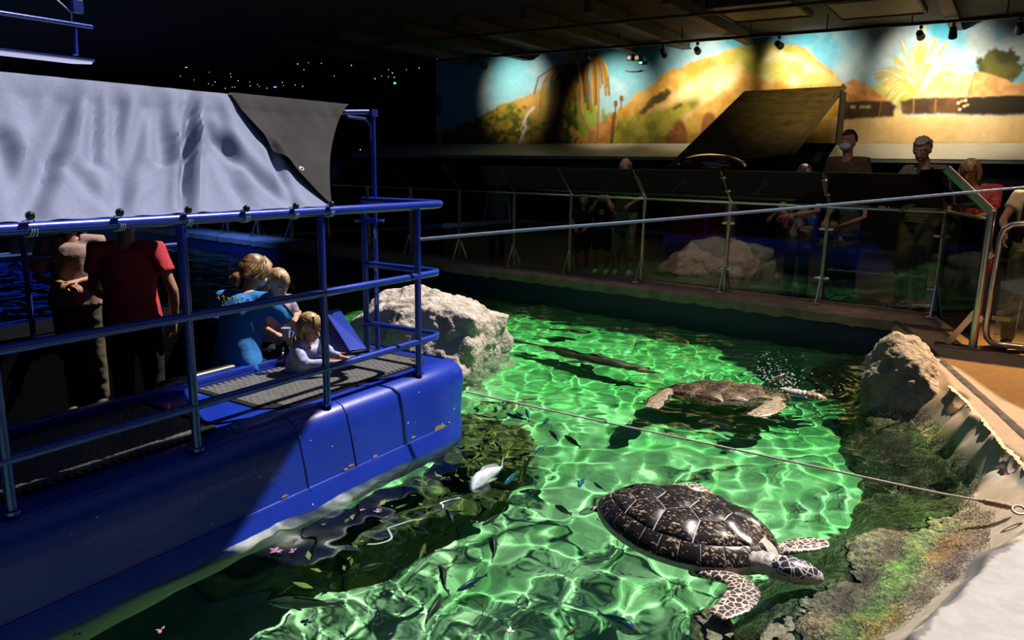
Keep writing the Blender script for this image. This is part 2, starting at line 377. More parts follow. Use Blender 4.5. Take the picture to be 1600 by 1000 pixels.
# curb under the barrier: stained concrete, broken painted lip, navy wall below
M_curb = mat('stained_concrete_curb', (.30, .24, .17), .85, 0, (.17, .13, .09), 5.0, .05, 30)
def curb():
    n = 420; vs = []; fs = []
    for i in range(n+1):
        X = -20+ (20.2)*i/n; y1 = FENCE(X)-.02; q = noise.noise(Vector((X*6, 0, 0)))*.015+noise.noise(Vector((X*19, 3, 0)))*.008
        y0 = y1-.42+q
        vs += [(X, y1, .335), (X, y0+.10, .325), (X, y0, .30+q), (X, y0+.005, .20+q*1.6), (X, y1, .2)]
    for i in range(n):
        a = i*5
        for k in range(4): fs.append((a+k, a+k+1, a+k+6, a+k+5))
    g = G(); g.v = vs; g.f = fs; g.build('trim_1', M_curb, smooth='auto', kind='structure')
    G().prism([(-20, FENCE(-20)-.42+.0), (.2, FENCE(.2)-.42), (.2, FENCE(.2)), (-20, FENCE(-20))], -1.1, .24).build('wall_pool', M_navy, kind='structure', recv=True)
curb()

# ---- pool floor
FLZ = lambda y: -1.35+.82*min(1, max(0, (y-3.2)/2.0))
def pool_floor():
    nx, ny = 260, 200; xs = np.linspace(-16, .6, nx); ys = np.linspace(-1.5, 9.5, ny)
    vs = []; 
    for y in ys:
        for x in xs: vs.append((x, y, FLZ(y)+.05*noise.noise(Vector((x*.9, y*.9, 0)))))
    fs = [(j*nx+i, j*nx+i+1, (j+1)*nx+i+1, (j+1)*nx+i) for j in range(ny-1) for i in range(nx-1)]
    g = G(); g.v = vs; g.f = fs
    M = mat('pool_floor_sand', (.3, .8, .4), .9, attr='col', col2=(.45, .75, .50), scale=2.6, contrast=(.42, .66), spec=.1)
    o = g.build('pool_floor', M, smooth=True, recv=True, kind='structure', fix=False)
    def f(co):
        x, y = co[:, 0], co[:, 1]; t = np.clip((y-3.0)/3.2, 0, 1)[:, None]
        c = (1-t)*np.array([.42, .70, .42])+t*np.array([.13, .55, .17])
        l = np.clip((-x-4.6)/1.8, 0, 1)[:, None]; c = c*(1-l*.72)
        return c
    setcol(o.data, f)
pool_floor()

# ---- water surface
def water():
    xs = np.concatenate([np.arange(-16, -5.6, .07), np.arange(-5.6, .76, .024)]); ys = np.concatenate([np.arange(-1, .9, .08), np.arange(.9, 7.2, .024), np.arange(7.2, 10.2, .035)]); nx, ny = len(xs)-1, len(ys)-1
    X, Y = np.meshgrid(xs, ys); Z = np.zeros_like(X); rs = np.random.RandomState(11)
    for i in range(80):
        lam = float(np.exp(rs.uniform(np.log(.115), np.log(.9)))); th = rs.uniform(0, 2*pi) if i % 3 else rs.normal(.5, .5)
        A = .00125*lam/.35*(1.35 if lam < .25 else 1.0); ph = rs.uniform(0, 2*pi); kx, ky = 2*pi/lam*cos(th), 2*pi/lam*sin(th)
        wx = .35*lam*np.sin(X*1.3/lam*.25+i)+.3*lam*np.sin(Y*1.1/lam*.3+2*i)
        env = .6+.4*np.sin(X*(.9+.13*(i % 7))+i*1.7)*np.sin(Y*(.8+.11*(i % 5))+i)
        if lam < .3: env = env*(.62+.55*np.clip((Y-3.2)/2.5, 0, 1))
        Z += A*env*np.sin(kx*(X+wx)+ky*(Y+wx*.6)+ph)
    def ring(cx, cy, a, lam, R):
        d = np.hypot(X-cx, Y-cy); return a*np.sin(2*pi*d/lam)*np.exp(-((d/R)**2))
    t2 = at(1215, 600); Z += ring(t2.x, t2.y, .010, .17, .9)
    p = at(1290, 900); Z += ring(p.x, p.y, .003, .10, .5)
    d2 = np.clip((Y-6.0)/2.5, 0, 1); Z += .0035*d2*np.sin((Y*1.0-X*.35)*2*pi/.22+2*np.sin(X*1.1))
    vs = np.stack([X, Y, Z], -1).reshape(-1, 3)
    q = np.arange(nx*ny); j, i = q//nx, q % nx; a = j*(nx+1)+i; fs = np.stack([a, a+1, a+nx+2, a+nx+1], 1)
    # open where the boat floats
    cx, cy = vs[a][:, 0], vs[a][:, 1]; keep = ~((cx < -3.3) & (cx > -6.8) & (cy < 4.0) & (cy > -.9))
    fs = fs[keep]; used = np.unique(fs); mp = -np.ones(len(vs), int); mp[used] = np.arange(len(used)); vs = vs[used]; fs = mp[fs]
    me = bpy.data.meshes.new('water_surface'); nv, nf = len(vs), len(fs)
    me.vertices.add(nv); me.vertices.foreach_set('co', vs.astype(np.float32).ravel()); me.loops.add(nf*4); me.loops.foreach_set('vertex_index', fs.ravel().astype(np.int32))
    me.polygons.add(nf); me.polygons.foreach_set('loop_start', np.arange(0, nf*4, 4, dtype=np.int32)); me.polygons.foreach_set('use_smooth', [True]*nf); me.update(calc_edges=True)
    m = bpy.data.materials.new('clear_green_water'); m.use_nodes = True; nt = m.node_tree; nt.nodes.clear()
    gl = nt.nodes.new('ShaderNodeBsdfGlass'); gl.inputs['Color'].default_value = (.86, 1, .90, 1); gl.inputs['Roughness'].default_value = 0; gl.inputs['IOR'].default_value = 1.333
    ou = nt.nodes.new('ShaderNodeOutputMaterial'); nt.links.new(gl.outputs[0], ou.inputs[0]); me.materials.append(m)
    o = bpy.data.objects.new('water_surface', me); COL.objects.link(o); o.cycles.is_caustics_caster = True
    tag(o, 'rippling clear green water filling the pool', 'water', kind='stuff')
water()

# ---- right-hand bank: height field through surveyed points
BANK = [  # photo position, height, (albedo)
 (1600,1000,.30),(1520,1000,.30),(1440,1000,.30),(1600,930,.30),(1530,920,.30),(1600,860,.30),(1475,958,.29),(1550,882,.29),
 (1410,1000,.24),(1447,967,.24),(1500,914,.24),(1524,870,.24),(1568,850,.25),(1600,830,.26),
 (1380,1000,.13),(1418,973,.13),(1478,918,.13),(1509,894,.13),(1541,861,.13),(1552,822,.13),(1556,800,.14),
 (1350,1000,.05),(1400,950,.05),(1460,900,.05),(1500,860,.05),(1520,820,.04),(1510,800,.03),
 (1250,1000,.0),(1300,960,.02),(1350,920,.02),(1400,880,.02),(1450,850,.03),(1480,820,.02),
 (1180,985,-.10),(1215,960,-.04),(1215,930,-.08),(1240,915,-.10),(1300,900,-.05),(1300,860,-.05),(1320,842,-.02),(1370,828,-.0),(1440,808,.0),(1495,794,.0),
 (1265,850,-.95),(1180,905,-.95),(1300,815,-.95),(1360,795,-.50),(1420,780,-.40),(1400,770,-.42),(1340,790,-.62),(1150,1000,-.95),(1150,960,-.95),(1180,1000,-.12),(1470,778,-.3),
 (1518,775,.0),(1500,745,.0),(1480,715,.0),(1458,685,.0),(1430,662,.0),(1395,652,.0),(1350,645,.0),
 (1460,740,-.14),(1430,710,-.14),(1390,690,-.16),(1400,750,-.30),(1340,720,-.42),(1310,680,-.6),(1320,770,-.7),(1290,640,-.7),(1280,700,-.95),(1290,780,-.95),(1330,600,-.35),(1310,560,-.6),
 (1260,700,-.8),(1230,790,-.8),(1220,640,-.85),(1080,890,-.95),(1000,950,-.95),(1100,700,-.95),(1150,560,-.95),
 (1480,660,.16),(1500,700,.12),(1540,740,.16),(1560,770,.17),(1580,740,.20),(1600,795,.24),(1540,690,.25),(1510,655,.26),(1440,640,.10),(1400,640,.06),
 (1492,612,.28),(1512,630,.29),(1568,694,.29),(1600,728,.29),
 (1500,600,.30),(1530,630,.30),(1580,690,.30),(1600,710,.30),(1450,560,.30),(1420,520,.30),(1600,640,.30),(1600,600,.30),(1520,560,.30),(1460,520,.30),(1400,505,.30),(1390,530,.22),(1370,560,.12),(1352,600,.02),
]
def bank():
    P = [];
    for x, y, z in BANK: p = at(x, y, z) if z > -.015 else under(x, y, z); P.append((p.x, p.y, z))
    for x, y, z in ((3, 2, .3), (3, 5, .3), (3, 9, .3), (1.0, 9, .3), (.2, 8.9, .3), (1.2, 7, .3), (1, 4, .3), (1, 3, .3), (.6, 1.6, .3), (-.2, 1.6, .1), (-1.0, 1.8, -.95), (-.75, 2.4, -.95), (-1.8, 5, -.95), (-1.6, 8.4, -.95), (-1.1, 8.8, -.95), (-.75, 8.7, -.2)): P.append((x, y, z))
    P = np.array(P); n = len(P); D = np.hypot(P[:, None, 0]-P[None, :, 0], P[:, None, 1]-P[None, :, 1])
    A = np.zeros((n+3, n+3)); A[:n, :n] = D-np.eye(n)*.004; A[:n, n] = 1; A[:n, n+1:] = P[:, :2]; A[n, :n] = 1; A[n+1:, :n] = P[:, :2].T
    w = np.linalg.solve(A, np.concatenate([P[:, 2], [0, 0, 0]]))
    xs = np.concatenate([np.arange(-1.9, .75, .0135), np.arange(.75, 3, .08)]); ys = np.concatenate([np.arange(1.5, 6.5, .0145), np.arange(6.5, 9.06, .03)])
    X, Y = np.meshgrid(xs, ys); q = np.stack([X.ravel(), Y.ravel()], 1); Z = np.empty(len(q))
    for s in range(0, len(q), 20000):
        d = np.hypot(q[s:s+20000, None, 0]-P[None, :, 0], q[s:s+20000, None, 1]-P[None, :, 1]); Z[s:s+20000] = d@w[:n]+w[n]+q[s:s+20000]@w[n+1:]
    Z = np.clip(Z, -1.0, .30); Z = np.where(Z > .24, .24+.06*np.clip((Z-.24)/.03, 0, 1), Z)
    N = np.array([fbm(Vector((a*6, b*6, 0)), 4) for a, b in q]); N2 = np.array([noise.noise(Vector((a*38, b*38, 5))) for a, b in q])
    wet = np.clip((.10-Z)/.07, 0, 1); Z = Z+wet*(N*.026+N2*.010)+(1-wet)*N2*.0006
    Z = np.where(Z < -.85, -1.6, Z)
    # photo-surveyed colour zones (local albedo of algae, wet rock, concrete)
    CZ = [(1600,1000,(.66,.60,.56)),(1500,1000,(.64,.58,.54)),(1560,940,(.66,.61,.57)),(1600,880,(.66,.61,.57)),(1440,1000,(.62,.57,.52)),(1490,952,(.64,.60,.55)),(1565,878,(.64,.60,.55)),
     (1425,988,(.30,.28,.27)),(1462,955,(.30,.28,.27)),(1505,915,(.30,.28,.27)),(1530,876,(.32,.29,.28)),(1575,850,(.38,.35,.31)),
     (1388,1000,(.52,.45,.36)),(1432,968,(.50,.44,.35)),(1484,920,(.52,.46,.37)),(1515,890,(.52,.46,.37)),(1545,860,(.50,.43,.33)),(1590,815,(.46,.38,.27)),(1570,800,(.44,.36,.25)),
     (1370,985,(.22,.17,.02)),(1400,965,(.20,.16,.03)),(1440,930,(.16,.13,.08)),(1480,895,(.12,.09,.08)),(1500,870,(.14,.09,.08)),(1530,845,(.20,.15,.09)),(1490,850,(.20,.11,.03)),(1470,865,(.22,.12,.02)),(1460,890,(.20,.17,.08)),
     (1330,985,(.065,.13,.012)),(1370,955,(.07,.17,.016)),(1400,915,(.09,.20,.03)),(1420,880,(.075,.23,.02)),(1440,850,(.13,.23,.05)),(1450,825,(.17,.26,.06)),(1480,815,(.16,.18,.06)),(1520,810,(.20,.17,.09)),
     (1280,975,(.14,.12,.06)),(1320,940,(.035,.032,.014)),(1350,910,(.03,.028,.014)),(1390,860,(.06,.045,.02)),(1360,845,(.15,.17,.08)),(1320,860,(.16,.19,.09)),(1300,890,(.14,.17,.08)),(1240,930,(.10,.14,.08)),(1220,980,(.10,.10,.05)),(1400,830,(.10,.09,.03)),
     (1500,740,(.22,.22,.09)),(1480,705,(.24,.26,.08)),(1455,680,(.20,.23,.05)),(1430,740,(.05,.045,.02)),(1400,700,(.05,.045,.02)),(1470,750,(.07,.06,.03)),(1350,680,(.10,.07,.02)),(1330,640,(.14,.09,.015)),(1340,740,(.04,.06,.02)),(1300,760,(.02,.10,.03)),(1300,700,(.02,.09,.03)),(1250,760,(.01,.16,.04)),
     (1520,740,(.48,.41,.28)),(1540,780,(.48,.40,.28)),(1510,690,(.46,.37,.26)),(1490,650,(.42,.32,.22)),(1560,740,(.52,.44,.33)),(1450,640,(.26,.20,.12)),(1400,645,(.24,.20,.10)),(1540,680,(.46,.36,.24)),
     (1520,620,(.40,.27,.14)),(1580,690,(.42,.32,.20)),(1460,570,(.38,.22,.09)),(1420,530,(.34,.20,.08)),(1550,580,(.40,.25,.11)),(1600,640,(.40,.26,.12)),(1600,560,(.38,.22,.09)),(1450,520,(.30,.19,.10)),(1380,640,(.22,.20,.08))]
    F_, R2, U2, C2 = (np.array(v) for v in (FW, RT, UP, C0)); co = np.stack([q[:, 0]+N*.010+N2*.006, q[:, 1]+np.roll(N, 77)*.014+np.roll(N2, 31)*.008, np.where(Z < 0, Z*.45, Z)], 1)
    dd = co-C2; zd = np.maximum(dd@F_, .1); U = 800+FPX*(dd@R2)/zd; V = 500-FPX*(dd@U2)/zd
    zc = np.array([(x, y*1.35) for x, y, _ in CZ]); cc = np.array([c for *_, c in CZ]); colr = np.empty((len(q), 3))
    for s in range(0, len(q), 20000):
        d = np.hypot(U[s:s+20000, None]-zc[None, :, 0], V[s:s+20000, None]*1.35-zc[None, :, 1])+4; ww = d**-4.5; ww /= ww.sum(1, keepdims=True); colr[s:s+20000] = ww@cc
    def inside(pts):
        ins = np.zeros(len(U), bool)
        for (ax, ay), (bx, by) in zip(pts, pts[1:]+pts[:1]):
            if ay != by: ins ^= ((ay > V) != (by > V)) & (U < (bx-ax)*(V-ay)/(by-ay)+ax)
        return ins
    alg = [(1340, 1060), (1377, 1000), (1416, 973), (1447, 945), (1478, 916), (1509, 894), (1540, 861), (1551, 822), (1553, 800)]; g0 = [(1370, 1060), (1410, 1000), (1447, 967), (1500, 912), (1522, 868), (1566, 852), (1640, 826)]; cr = [(1390, 1060), (1432, 1000), (1474, 952), (1513, 912), (1548, 875), (1599, 841), (1700, 780)]
    beige = inside(alg+[(1600, 740), (1800, 700), (1800, 1100)]); grey = inside(g0+cr[::-1]); path = inside(cr+[(1900, 700), (1900, 1200), (1390, 1200)])
    top = inside([(1380, 505), (1484, 603), (1512, 628), (1568, 693), (1604, 728), (1800, 900), (2400, 700), (2400, 400), (1380, 400)])
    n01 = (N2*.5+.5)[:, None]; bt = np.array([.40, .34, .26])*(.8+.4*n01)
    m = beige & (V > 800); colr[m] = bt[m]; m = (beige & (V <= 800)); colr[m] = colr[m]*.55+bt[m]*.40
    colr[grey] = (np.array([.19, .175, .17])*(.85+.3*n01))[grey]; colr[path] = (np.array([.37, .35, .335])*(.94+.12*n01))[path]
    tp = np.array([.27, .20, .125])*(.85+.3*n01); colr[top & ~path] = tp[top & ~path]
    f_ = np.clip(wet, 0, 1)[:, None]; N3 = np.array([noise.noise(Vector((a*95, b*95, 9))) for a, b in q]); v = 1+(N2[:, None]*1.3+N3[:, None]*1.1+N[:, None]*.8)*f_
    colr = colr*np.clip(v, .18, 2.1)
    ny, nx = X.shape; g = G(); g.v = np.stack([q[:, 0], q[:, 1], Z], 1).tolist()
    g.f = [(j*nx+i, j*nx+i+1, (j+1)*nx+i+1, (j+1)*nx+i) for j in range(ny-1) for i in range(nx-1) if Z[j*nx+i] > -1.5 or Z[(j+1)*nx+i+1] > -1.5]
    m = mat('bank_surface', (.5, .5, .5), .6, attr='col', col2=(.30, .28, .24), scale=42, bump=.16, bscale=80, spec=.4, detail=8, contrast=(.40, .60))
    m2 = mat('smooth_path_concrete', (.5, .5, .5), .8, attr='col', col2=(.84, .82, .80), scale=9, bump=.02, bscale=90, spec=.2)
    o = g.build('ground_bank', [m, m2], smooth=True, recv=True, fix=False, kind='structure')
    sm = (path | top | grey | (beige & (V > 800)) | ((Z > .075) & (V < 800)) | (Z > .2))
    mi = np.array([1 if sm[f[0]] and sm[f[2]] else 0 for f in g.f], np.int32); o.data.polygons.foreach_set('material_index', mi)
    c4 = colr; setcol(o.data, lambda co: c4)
    return lambda x, y: hx((x, y))
bank_h = bank()
# dark kerb line running through the path beside the pool
M_kerb = mat('grey_kerb_joint', (.09, .07, .055), .95, 0, (.04, .032, .026), 12, .04, spec=.1)
pp = [at(x, y, .30) for x, y in ((1395, 498), (1440, 535), (1500, 590), (1560, 643), (1600, 680), (1680, 755))]
g = G(); sp = spline(pp, 8); g.tube([p+Vector((0, 0, .0)) for p in sp], [(.030+.006*random.random(), .010) for _ in sp], 8, side=Vector((1, 0, 0)), caps=False)
g.build('trim_2', M_kerb, smooth='auto', kind='structure')
# cream broken lip between the strip of path and the sloping bank
M_lip = mat('chipped_cream_edge', (.48, .38, .27), .8, 0, (.35, .25, .15), 16, .05)
pp = spline([at(x, y, .30) for x, y in ((1484, 603), (1510, 627), (1540, 660), (1566, 692), (1600, 727), (1660, 800))], 14)
g = G(); g.tube([p+Vector((random.uniform(-.008, .008), random.uniform(-.008, .008), -.006)) for p in pp], [(.012+.008*random.random(), .007) for _ in pp], 7, caps=False)
g.build('trim_3', M_lip, smooth='auto', kind='structure')

# unseen beam added above the pool to cast the shade on the near hull
bm1 = empty('added_shade_beam', (-2.15, 2.0, CEZ), label='unseen dark beam added to shade the near part of the hull', cat='beam')
G().box((.1, -.75, -.12), (.65, 6.3, .24)).add([(-.225, 2.4, -.24), (.425, 2.4, -.24), (-.10, 3.3, -.24), (-.225, 2.4, 0), (.425, 2.4, 0), (-.10, 3.3, 0)], [(0, 1, 2), (5, 4, 3), (0, 3, 4, 1), (1, 4, 5, 2), (2, 5, 3, 0)]).build('web', M_roof, bm1)
# ================================================================ BOAT
M_hull = mat('worn_blue_hull_paint', (.006, .022, .26), .3, 0, (.008, .032, .34), 2.0, .02, 40, coat=.15)
def hull_paint():
    m = M_hull; nt = m.node_tree; b = nt.nodes['Principled BSDF']; tc = nt.nodes.new('ShaderNodeTexCoord')
    src = b.inputs['Base Color'].links[0].from_socket
    def specks(scale, thr, col, src, stretch=(1, 1, 1)):
        mp = nt.nodes.new('ShaderNodeMapping'); mp.inputs['Scale'].default_value = stretch; nt.links.new(tc.outputs['Object'], mp.inputs[0])
        n = nt.nodes.new('ShaderNodeTexNoise'); n.inputs['Scale'].default_value = scale; n.inputs['Detail'].default_value = 3; nt.links.new(mp.outputs[0], n.inputs['Vector'])
        r = nt.nodes.new('ShaderNodeMapRange'); r.inputs[1].default_value = thr; r.inputs[2].default_value = thr+.015; nt.links.new(n.outputs['Fac'], r.inputs[0])
        x = nt.nodes.new('ShaderNodeMix'); x.data_type = 'RGBA'; nt.links.new(r.outputs[0], x.inputs[0]); nt.links.new(src, x.inputs[6]); x.inputs[7].default_value = (*col, 1); return x.outputs[2]
    s = specks(34, .735, (.45, .50, .60), src); s = specks(12, .77, (.50, .30, .03), s)
    # brown scum near the waterline: a band in height
    sp = nt.nodes.new('ShaderNodeSeparateXYZ'); nt.links.new(tc.outputs['Object'], sp.inputs[0])
    n = nt.nodes.new('ShaderNodeTexNoise'); n.inputs['Scale'].default_value = 30; nt.links.new(tc.outputs['Object'], n.inputs['Vector'])
    a = nt.nodes.new('ShaderNodeMath'); a.operation = 'MULTIPLY_ADD'; a.inputs[1].default_value = .08; nt.links.new(n.outputs['Fac'], a.inputs[0]); nt.links.new(sp.outputs['Z'], a.inputs[2])
    r = nt.nodes.new('ShaderNodeMapRange'); r.inputs[1].default_value = .128; r.inputs[2].default_value = .07; nt.links.new(a.outputs[0], r.inputs[0])
    x = nt.nodes.new('ShaderNodeMix'); x.data_type = 'RGBA'; nt.links.new(r.outputs[0], x.inputs[0]); nt.links.new(s, x.inputs[6]); x.inputs[7].default_value = (.026, .019, .012, 1)
    nt.links.new(x.outputs[2], b.inputs['Base Color'])
hull_paint()
boat = empty('viewing_boat', (-4.5, 1.6, -.1), label='blue steel viewing boat with tubular railings and a grey canvas canopy', cat='boat')
BO = Vector((-4.5, 1.6, -.1))
def BG(): return G()
def bb(g, name, m, parent=None, **k):        # world coordinates in, boat-local out
    par = parent or boat; g.v = [tuple(Vector(v)-BO) for v in g.v] if par is boat else [tuple(Vector(v)-BO) for v in g.v]
    return g.build(name, m, par, **k)
XI, YE, YS = -4.10, 4.20, -1.0
def hull():
    prof = [(-3.27, .47, 0), (-3.20, .468, 0), (-3.145, .445, 0), (-3.11, .405, 0), (-3.095, .35, .0), (-3.07, .25, -.05), (-3.045, .12, -.10), (-3.038, .092, -.11), (-3.022, .085, -.115), (-2.985, .0, -.17), (-2.965, -.06, -.2), (-2.99, -.20, -.25), (-3.3, -.30, -.30)]
    # near side lofted along Y, end face closed across to the far side
    g = G(); ys = [YS, 0, .8, 1.6, 2.4, 3.2, 3.8]; n = len(prof); vs = []
    for y in ys:
        for x, z, dy in prof: vs.append((x, y, z))
    for x, z, dy in prof: vs.append((x, YE-.05+dy, z))
    for x, z, dy in prof: vs.append((x-.03, YE+dy, z))
    m = len(ys)+2; fs = [(i*n+k, i*n+k+1, (i+1)*n+k+1, (i+1)*n+k) for i in range(m-1) for k in range(n-1)]
    b0 = (m-1)*n; vs += [(-6.9-x-3.27+.0, y, z) for (x, y, z) in vs[b0:b0+n]]      # mirrored end profile on the far side
    b1 = b0+n; fs += [(b0+k, b0+k+1, b1+k+1, b1+k) for k in range(n-1)]
    vs += [(-6.9-x-3.27, YS, z) for x, z, dy in prof]; b2 = b1+n; fs += [(b1+k, b1+k+1, b2+k+1, b2+k) for k in range(n-1)]
    fs += [(n-1, b0+n-1, b1+n-1, b2+n-1)]
    g.v, g.f = vs, fs; o = bb(g, 'hull', M_hull, smooth='auto', recv=True)
    for y in (2.66, 3.03):                   # weld seams down the side
        s = G(); s.tube([(x+.002, y, z) for x, z, _ in prof[1:9]], .004, 6); bb(s, 'seam', M_bluedark, o)
    s = G(); s.tube([(-3.028, y, .088) for y in (YS, 1, 2, 3, 4.04)], .006, 6); bb(s, 'weld_line', M_blue, o, label='welded crease line')
    chip = mat('yellow_chipped_primer', (.52, .33, .03), .7, 0, (.35, .25, .08), 40)
    for cx, cy, w in ((687, 668, .16), (680, 674, .12), (702, 660, .04), (646, 683, .05), (549, 727, .05), (540, 733, .05), (445, 775, .05), (586, 713, .06), (616, 700, .03)):
        p = None
        for X_ in (-3.06, -3.04): p = atX(cx, cy, X_)
        if p.z < .1: continue
        X_ = np.interp(p.z, [.085, .12, .25, .35], [-3.03, -3.045, -3.07, -3.095]); p = atX(cx, cy, float(X_)); c = G(); k = 9; ring = []
        for i in range(k): a = 2*pi*i/k; r = random.uniform(.6, 1); ring.append((X_+.003, p.y+cos(a)*w/2*r, p.z+sin(a)*w*.16*r))
        c.slab(ring, (1, 0, .3), .004); bb(c, 'paint_chip', chip, o)
hull()
M_inner = mat('shade_black_interior', (.003, .003, .0035), .8, 0, (.004, .004, .005), 4, spec=.02)  # near-black colour holds the shade inside the boat and on its far deck
def deck():
    outer = [(-3.26, YS), (-3.26, YE-.06), (-3.35, YE), (-6.85, YE), (-6.9, YE-.06), (-6.9, YS)]
    g = G()
    for (xa, xb, ya, yb) in ((XI, -3.2, YS, YE-.03), (-6.0, XI, 3.98, YE-.03), (-6.0, XI, YS, -.75)): g.box(((xa+xb)/2, (ya+yb)/2, .44), (xb-xa, yb-ya, .056))
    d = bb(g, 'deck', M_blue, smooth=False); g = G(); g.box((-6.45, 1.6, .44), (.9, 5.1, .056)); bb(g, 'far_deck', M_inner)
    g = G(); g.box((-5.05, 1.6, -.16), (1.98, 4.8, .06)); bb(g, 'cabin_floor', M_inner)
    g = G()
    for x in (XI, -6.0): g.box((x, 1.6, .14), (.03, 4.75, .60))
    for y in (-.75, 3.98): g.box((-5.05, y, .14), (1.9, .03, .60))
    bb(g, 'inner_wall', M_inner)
    g = G(); g.bar((XI+.0, -.75, .495), (XI, 3.98, .495), .05, .05); g.bar((XI, 3.98, .495), (-6, 3.98, .495), .05, .05); bb(g, 'coaming_lip', M_blue, bevel=.008)
    # black anti-slip grating mats with rows of slots
    Mm = mat('black_grating', (.008, .008, .009), .8, 0, (.012, .012, .012), 30, spec=.15); Mp = mat('worn_grating_pads', (.07, .07, .08), .5, .2, (.16, .15, .15), 25); Ms = mat('bright_grating_slots', (.50, .50, .50), .4, .5)
    for y0, y1, lb in ((2.66, 4.08, 'black slotted deck grating toward the boat end'), (-.6, 2.36, 'black slotted deck grating toward the camera')):
        xa, xb = -4.04, -3.30; ca = .12
        poly = [(xb, y0+ca), (xb, y1-ca), (xb-ca*.5, y1-.03), (xb-ca, y1), (xa, y1), (xa, y0), (xb-ca, y0)]
        g = G(); g.prism([(x, y) for x, y in poly], .469, .476); mat_o = bb(g, 'grating_mat', Mm, label=lb)
        pads = G(); slots = G(); i = 0; y = y0+.05
        while y < y1-.05:
            x = xa+.03+(.034 if i % 2 else 0)
            while x < xb-.05:
                if not (x > xb-ca-.03 and (y > y1-ca or y < y0+ca)):
                    pads.add([(x-.017, y-.004, .4765), (x-.012, y-.012, .4775), (x+.012, y-.012, .4775), (x+.017, y-.004, .4765), (x+.017, y+.004, .4765), (x+.012, y+.012, .4775), (x-.012, y+.012, .4775), (x-.017, y+.004, .4765)], [(0, 1, 2, 3, 4, 5, 6, 7)])
                    for k in range(5): sx = x+.034-.013+k*.0065; slots.add([(sx-.0014, y-.008, .477), (sx+.0014, y-.008, .477), (sx+.0014, y+.008, .477), (sx-.0014, y+.008, .477)], [(0, 1, 2, 3)])
                x += .068
            y += .021; i += 1
        bb(pads, 'raised_pads', Mp, mat_o, kind='stuff'); bb(slots, 'slots', Ms, mat_o, kind='stuff')
deck()
def rails():
    XR = -3.17
    posts = [-.45, .40, 1.26, 2.09, 2.94, 3.76]
    XB, YB = -3.86, 3.99
    for nm, z, r, ext in (('top_rail', 1.585, .0265, .33), ('middle_rail', 1.13, .023, .30), ('lower_rail', .69, .022, .26)):
        yl = YB+.06 if z > 1.5 else YB+.02
        c = [(XR, YS+.1, z), (XR, 1, z), (XR, 3, z), (XR, yl-.10, z), (XR-.012, yl-.045, z), (XR-.04, yl-.01, z), (XR-.09, yl, z), (-3.5, yl-.01, z), (XB, YB, z)]
        g = G(); g.tube(c, r, 14, side=Vector((0, 0, 1))); bb(g, nm, M_rail, smooth=True)
    for y in posts:
        g = G(); g.tube([(XR, y, .47), (XR, y, 1.57)], .0215, 12, caps=False); g.tube([(XR, y, .468), (XR, y, .482)], .034, 12, caps=False); bb(g, 'post', M_rail, smooth='auto')
    g = G(); g.tube([(XB, YB, .47), (XB, YB, 1.575)], .0215, 12, caps=False); bb(g, 'post', M_rail, smooth='auto')
    # tall canopy frame post with clamp
    g = G(); F = (-3.80, 4.04); g.tube([(F[0], F[1], .47), (F[0], F[1], 2.18)], .018, 12, caps=False); fp = bb(g, 'canopy_post', M_rail, smooth='auto')
    g = G(); g.box((XB+.03, YB+.025, 1.44), (.10, .05, .035), rz=.7)
    for s in (-1, 1): g.tube([(XB+.03+s*.05, YB+.025+s*.045, 1.44), (XB+.03+s*.075, YB+.025+s*.065, 1.44)], .010, 8)
    bb(g, 'clamp', M_rail, fp, smooth='auto')
    g = G(); g.tube([(F[0]+.008, F[1]-.012, .55+.25), (F[0]+.008, F[1]-.012, 1.40)], .0075, 6, caps=False); bb(g, 'worn_tape', mat('flaking_white_tape', (.6, .6, .6), .7, 0, (.02, .05, .3), 22, contrast=(.45, .5)), fp)
    g = G(); g.tube([(F[0]-.06, -.8, 2.17), (F[0]-.05, 3.7, 2.175), (F[0]-.01, 4.0, 2.195), (F[0], F[1]+.01, 2.19), (F[0], F[1], 2.15)], .017, 10); bb(g, 'ridge_tube', M_rail, smooth=True)
    g = G(); g.tube([(F[0], 3.80, 2.15), (F[0], 3.97, 2.145), (F[0], 4.015, 2.10), (F[0], 4.02, 2.0)], .010, 8); g.box((F[0], F[1], 2.19), (.05, .06, .05)); bb(g, 'frame_bracket', M_bluedark, smooth='auto')
    for x in (-6.05,):                       # far side frame, hull railing
        for y in (-.4, .9, 1.5, 2.7, 4.0):
            g = G(); g.tube([(x, y, .47), (x, y, 1.57)], .022, 8, caps=False); bb(g, 'post', M_bluedark, smooth='auto')
        g = G(); g.tube([(x, YS+.1, 1.58), (x, 4.0, 1.58)], .024, 8); bb(g, 'top_rail', M_bluedark, smooth=True)
        g = G(); g.tube([(x, YS+.1, 1.12), (x, 4.0, 1.12)], .02, 8); bb(g, 'middle_rail', M_bluedark, smooth=True)
    for y in (.55, .66): g = G(); g.tube(spline([(-5.9, y+.1, .5), (-5.9, y, 1.2), (-5.85, y-.1, 1.7), (-5.6, y-.12, 2.1)], 5), .045, 8); bb(g, 'roof_stanchion', M_bluedark, smooth=True)
rails()
M_cloth = mat('blue_grey_canvas', (.145, .165, .265), .85, 0, (.17, .19, .295), 60, .02, 300, spec=.2)
M_flap = mat('dark_grey_canvas_flap', (.009, .009, .009), .85, 0, (.024, .0235, .027), 2.2, .02, 200, spec=.2)
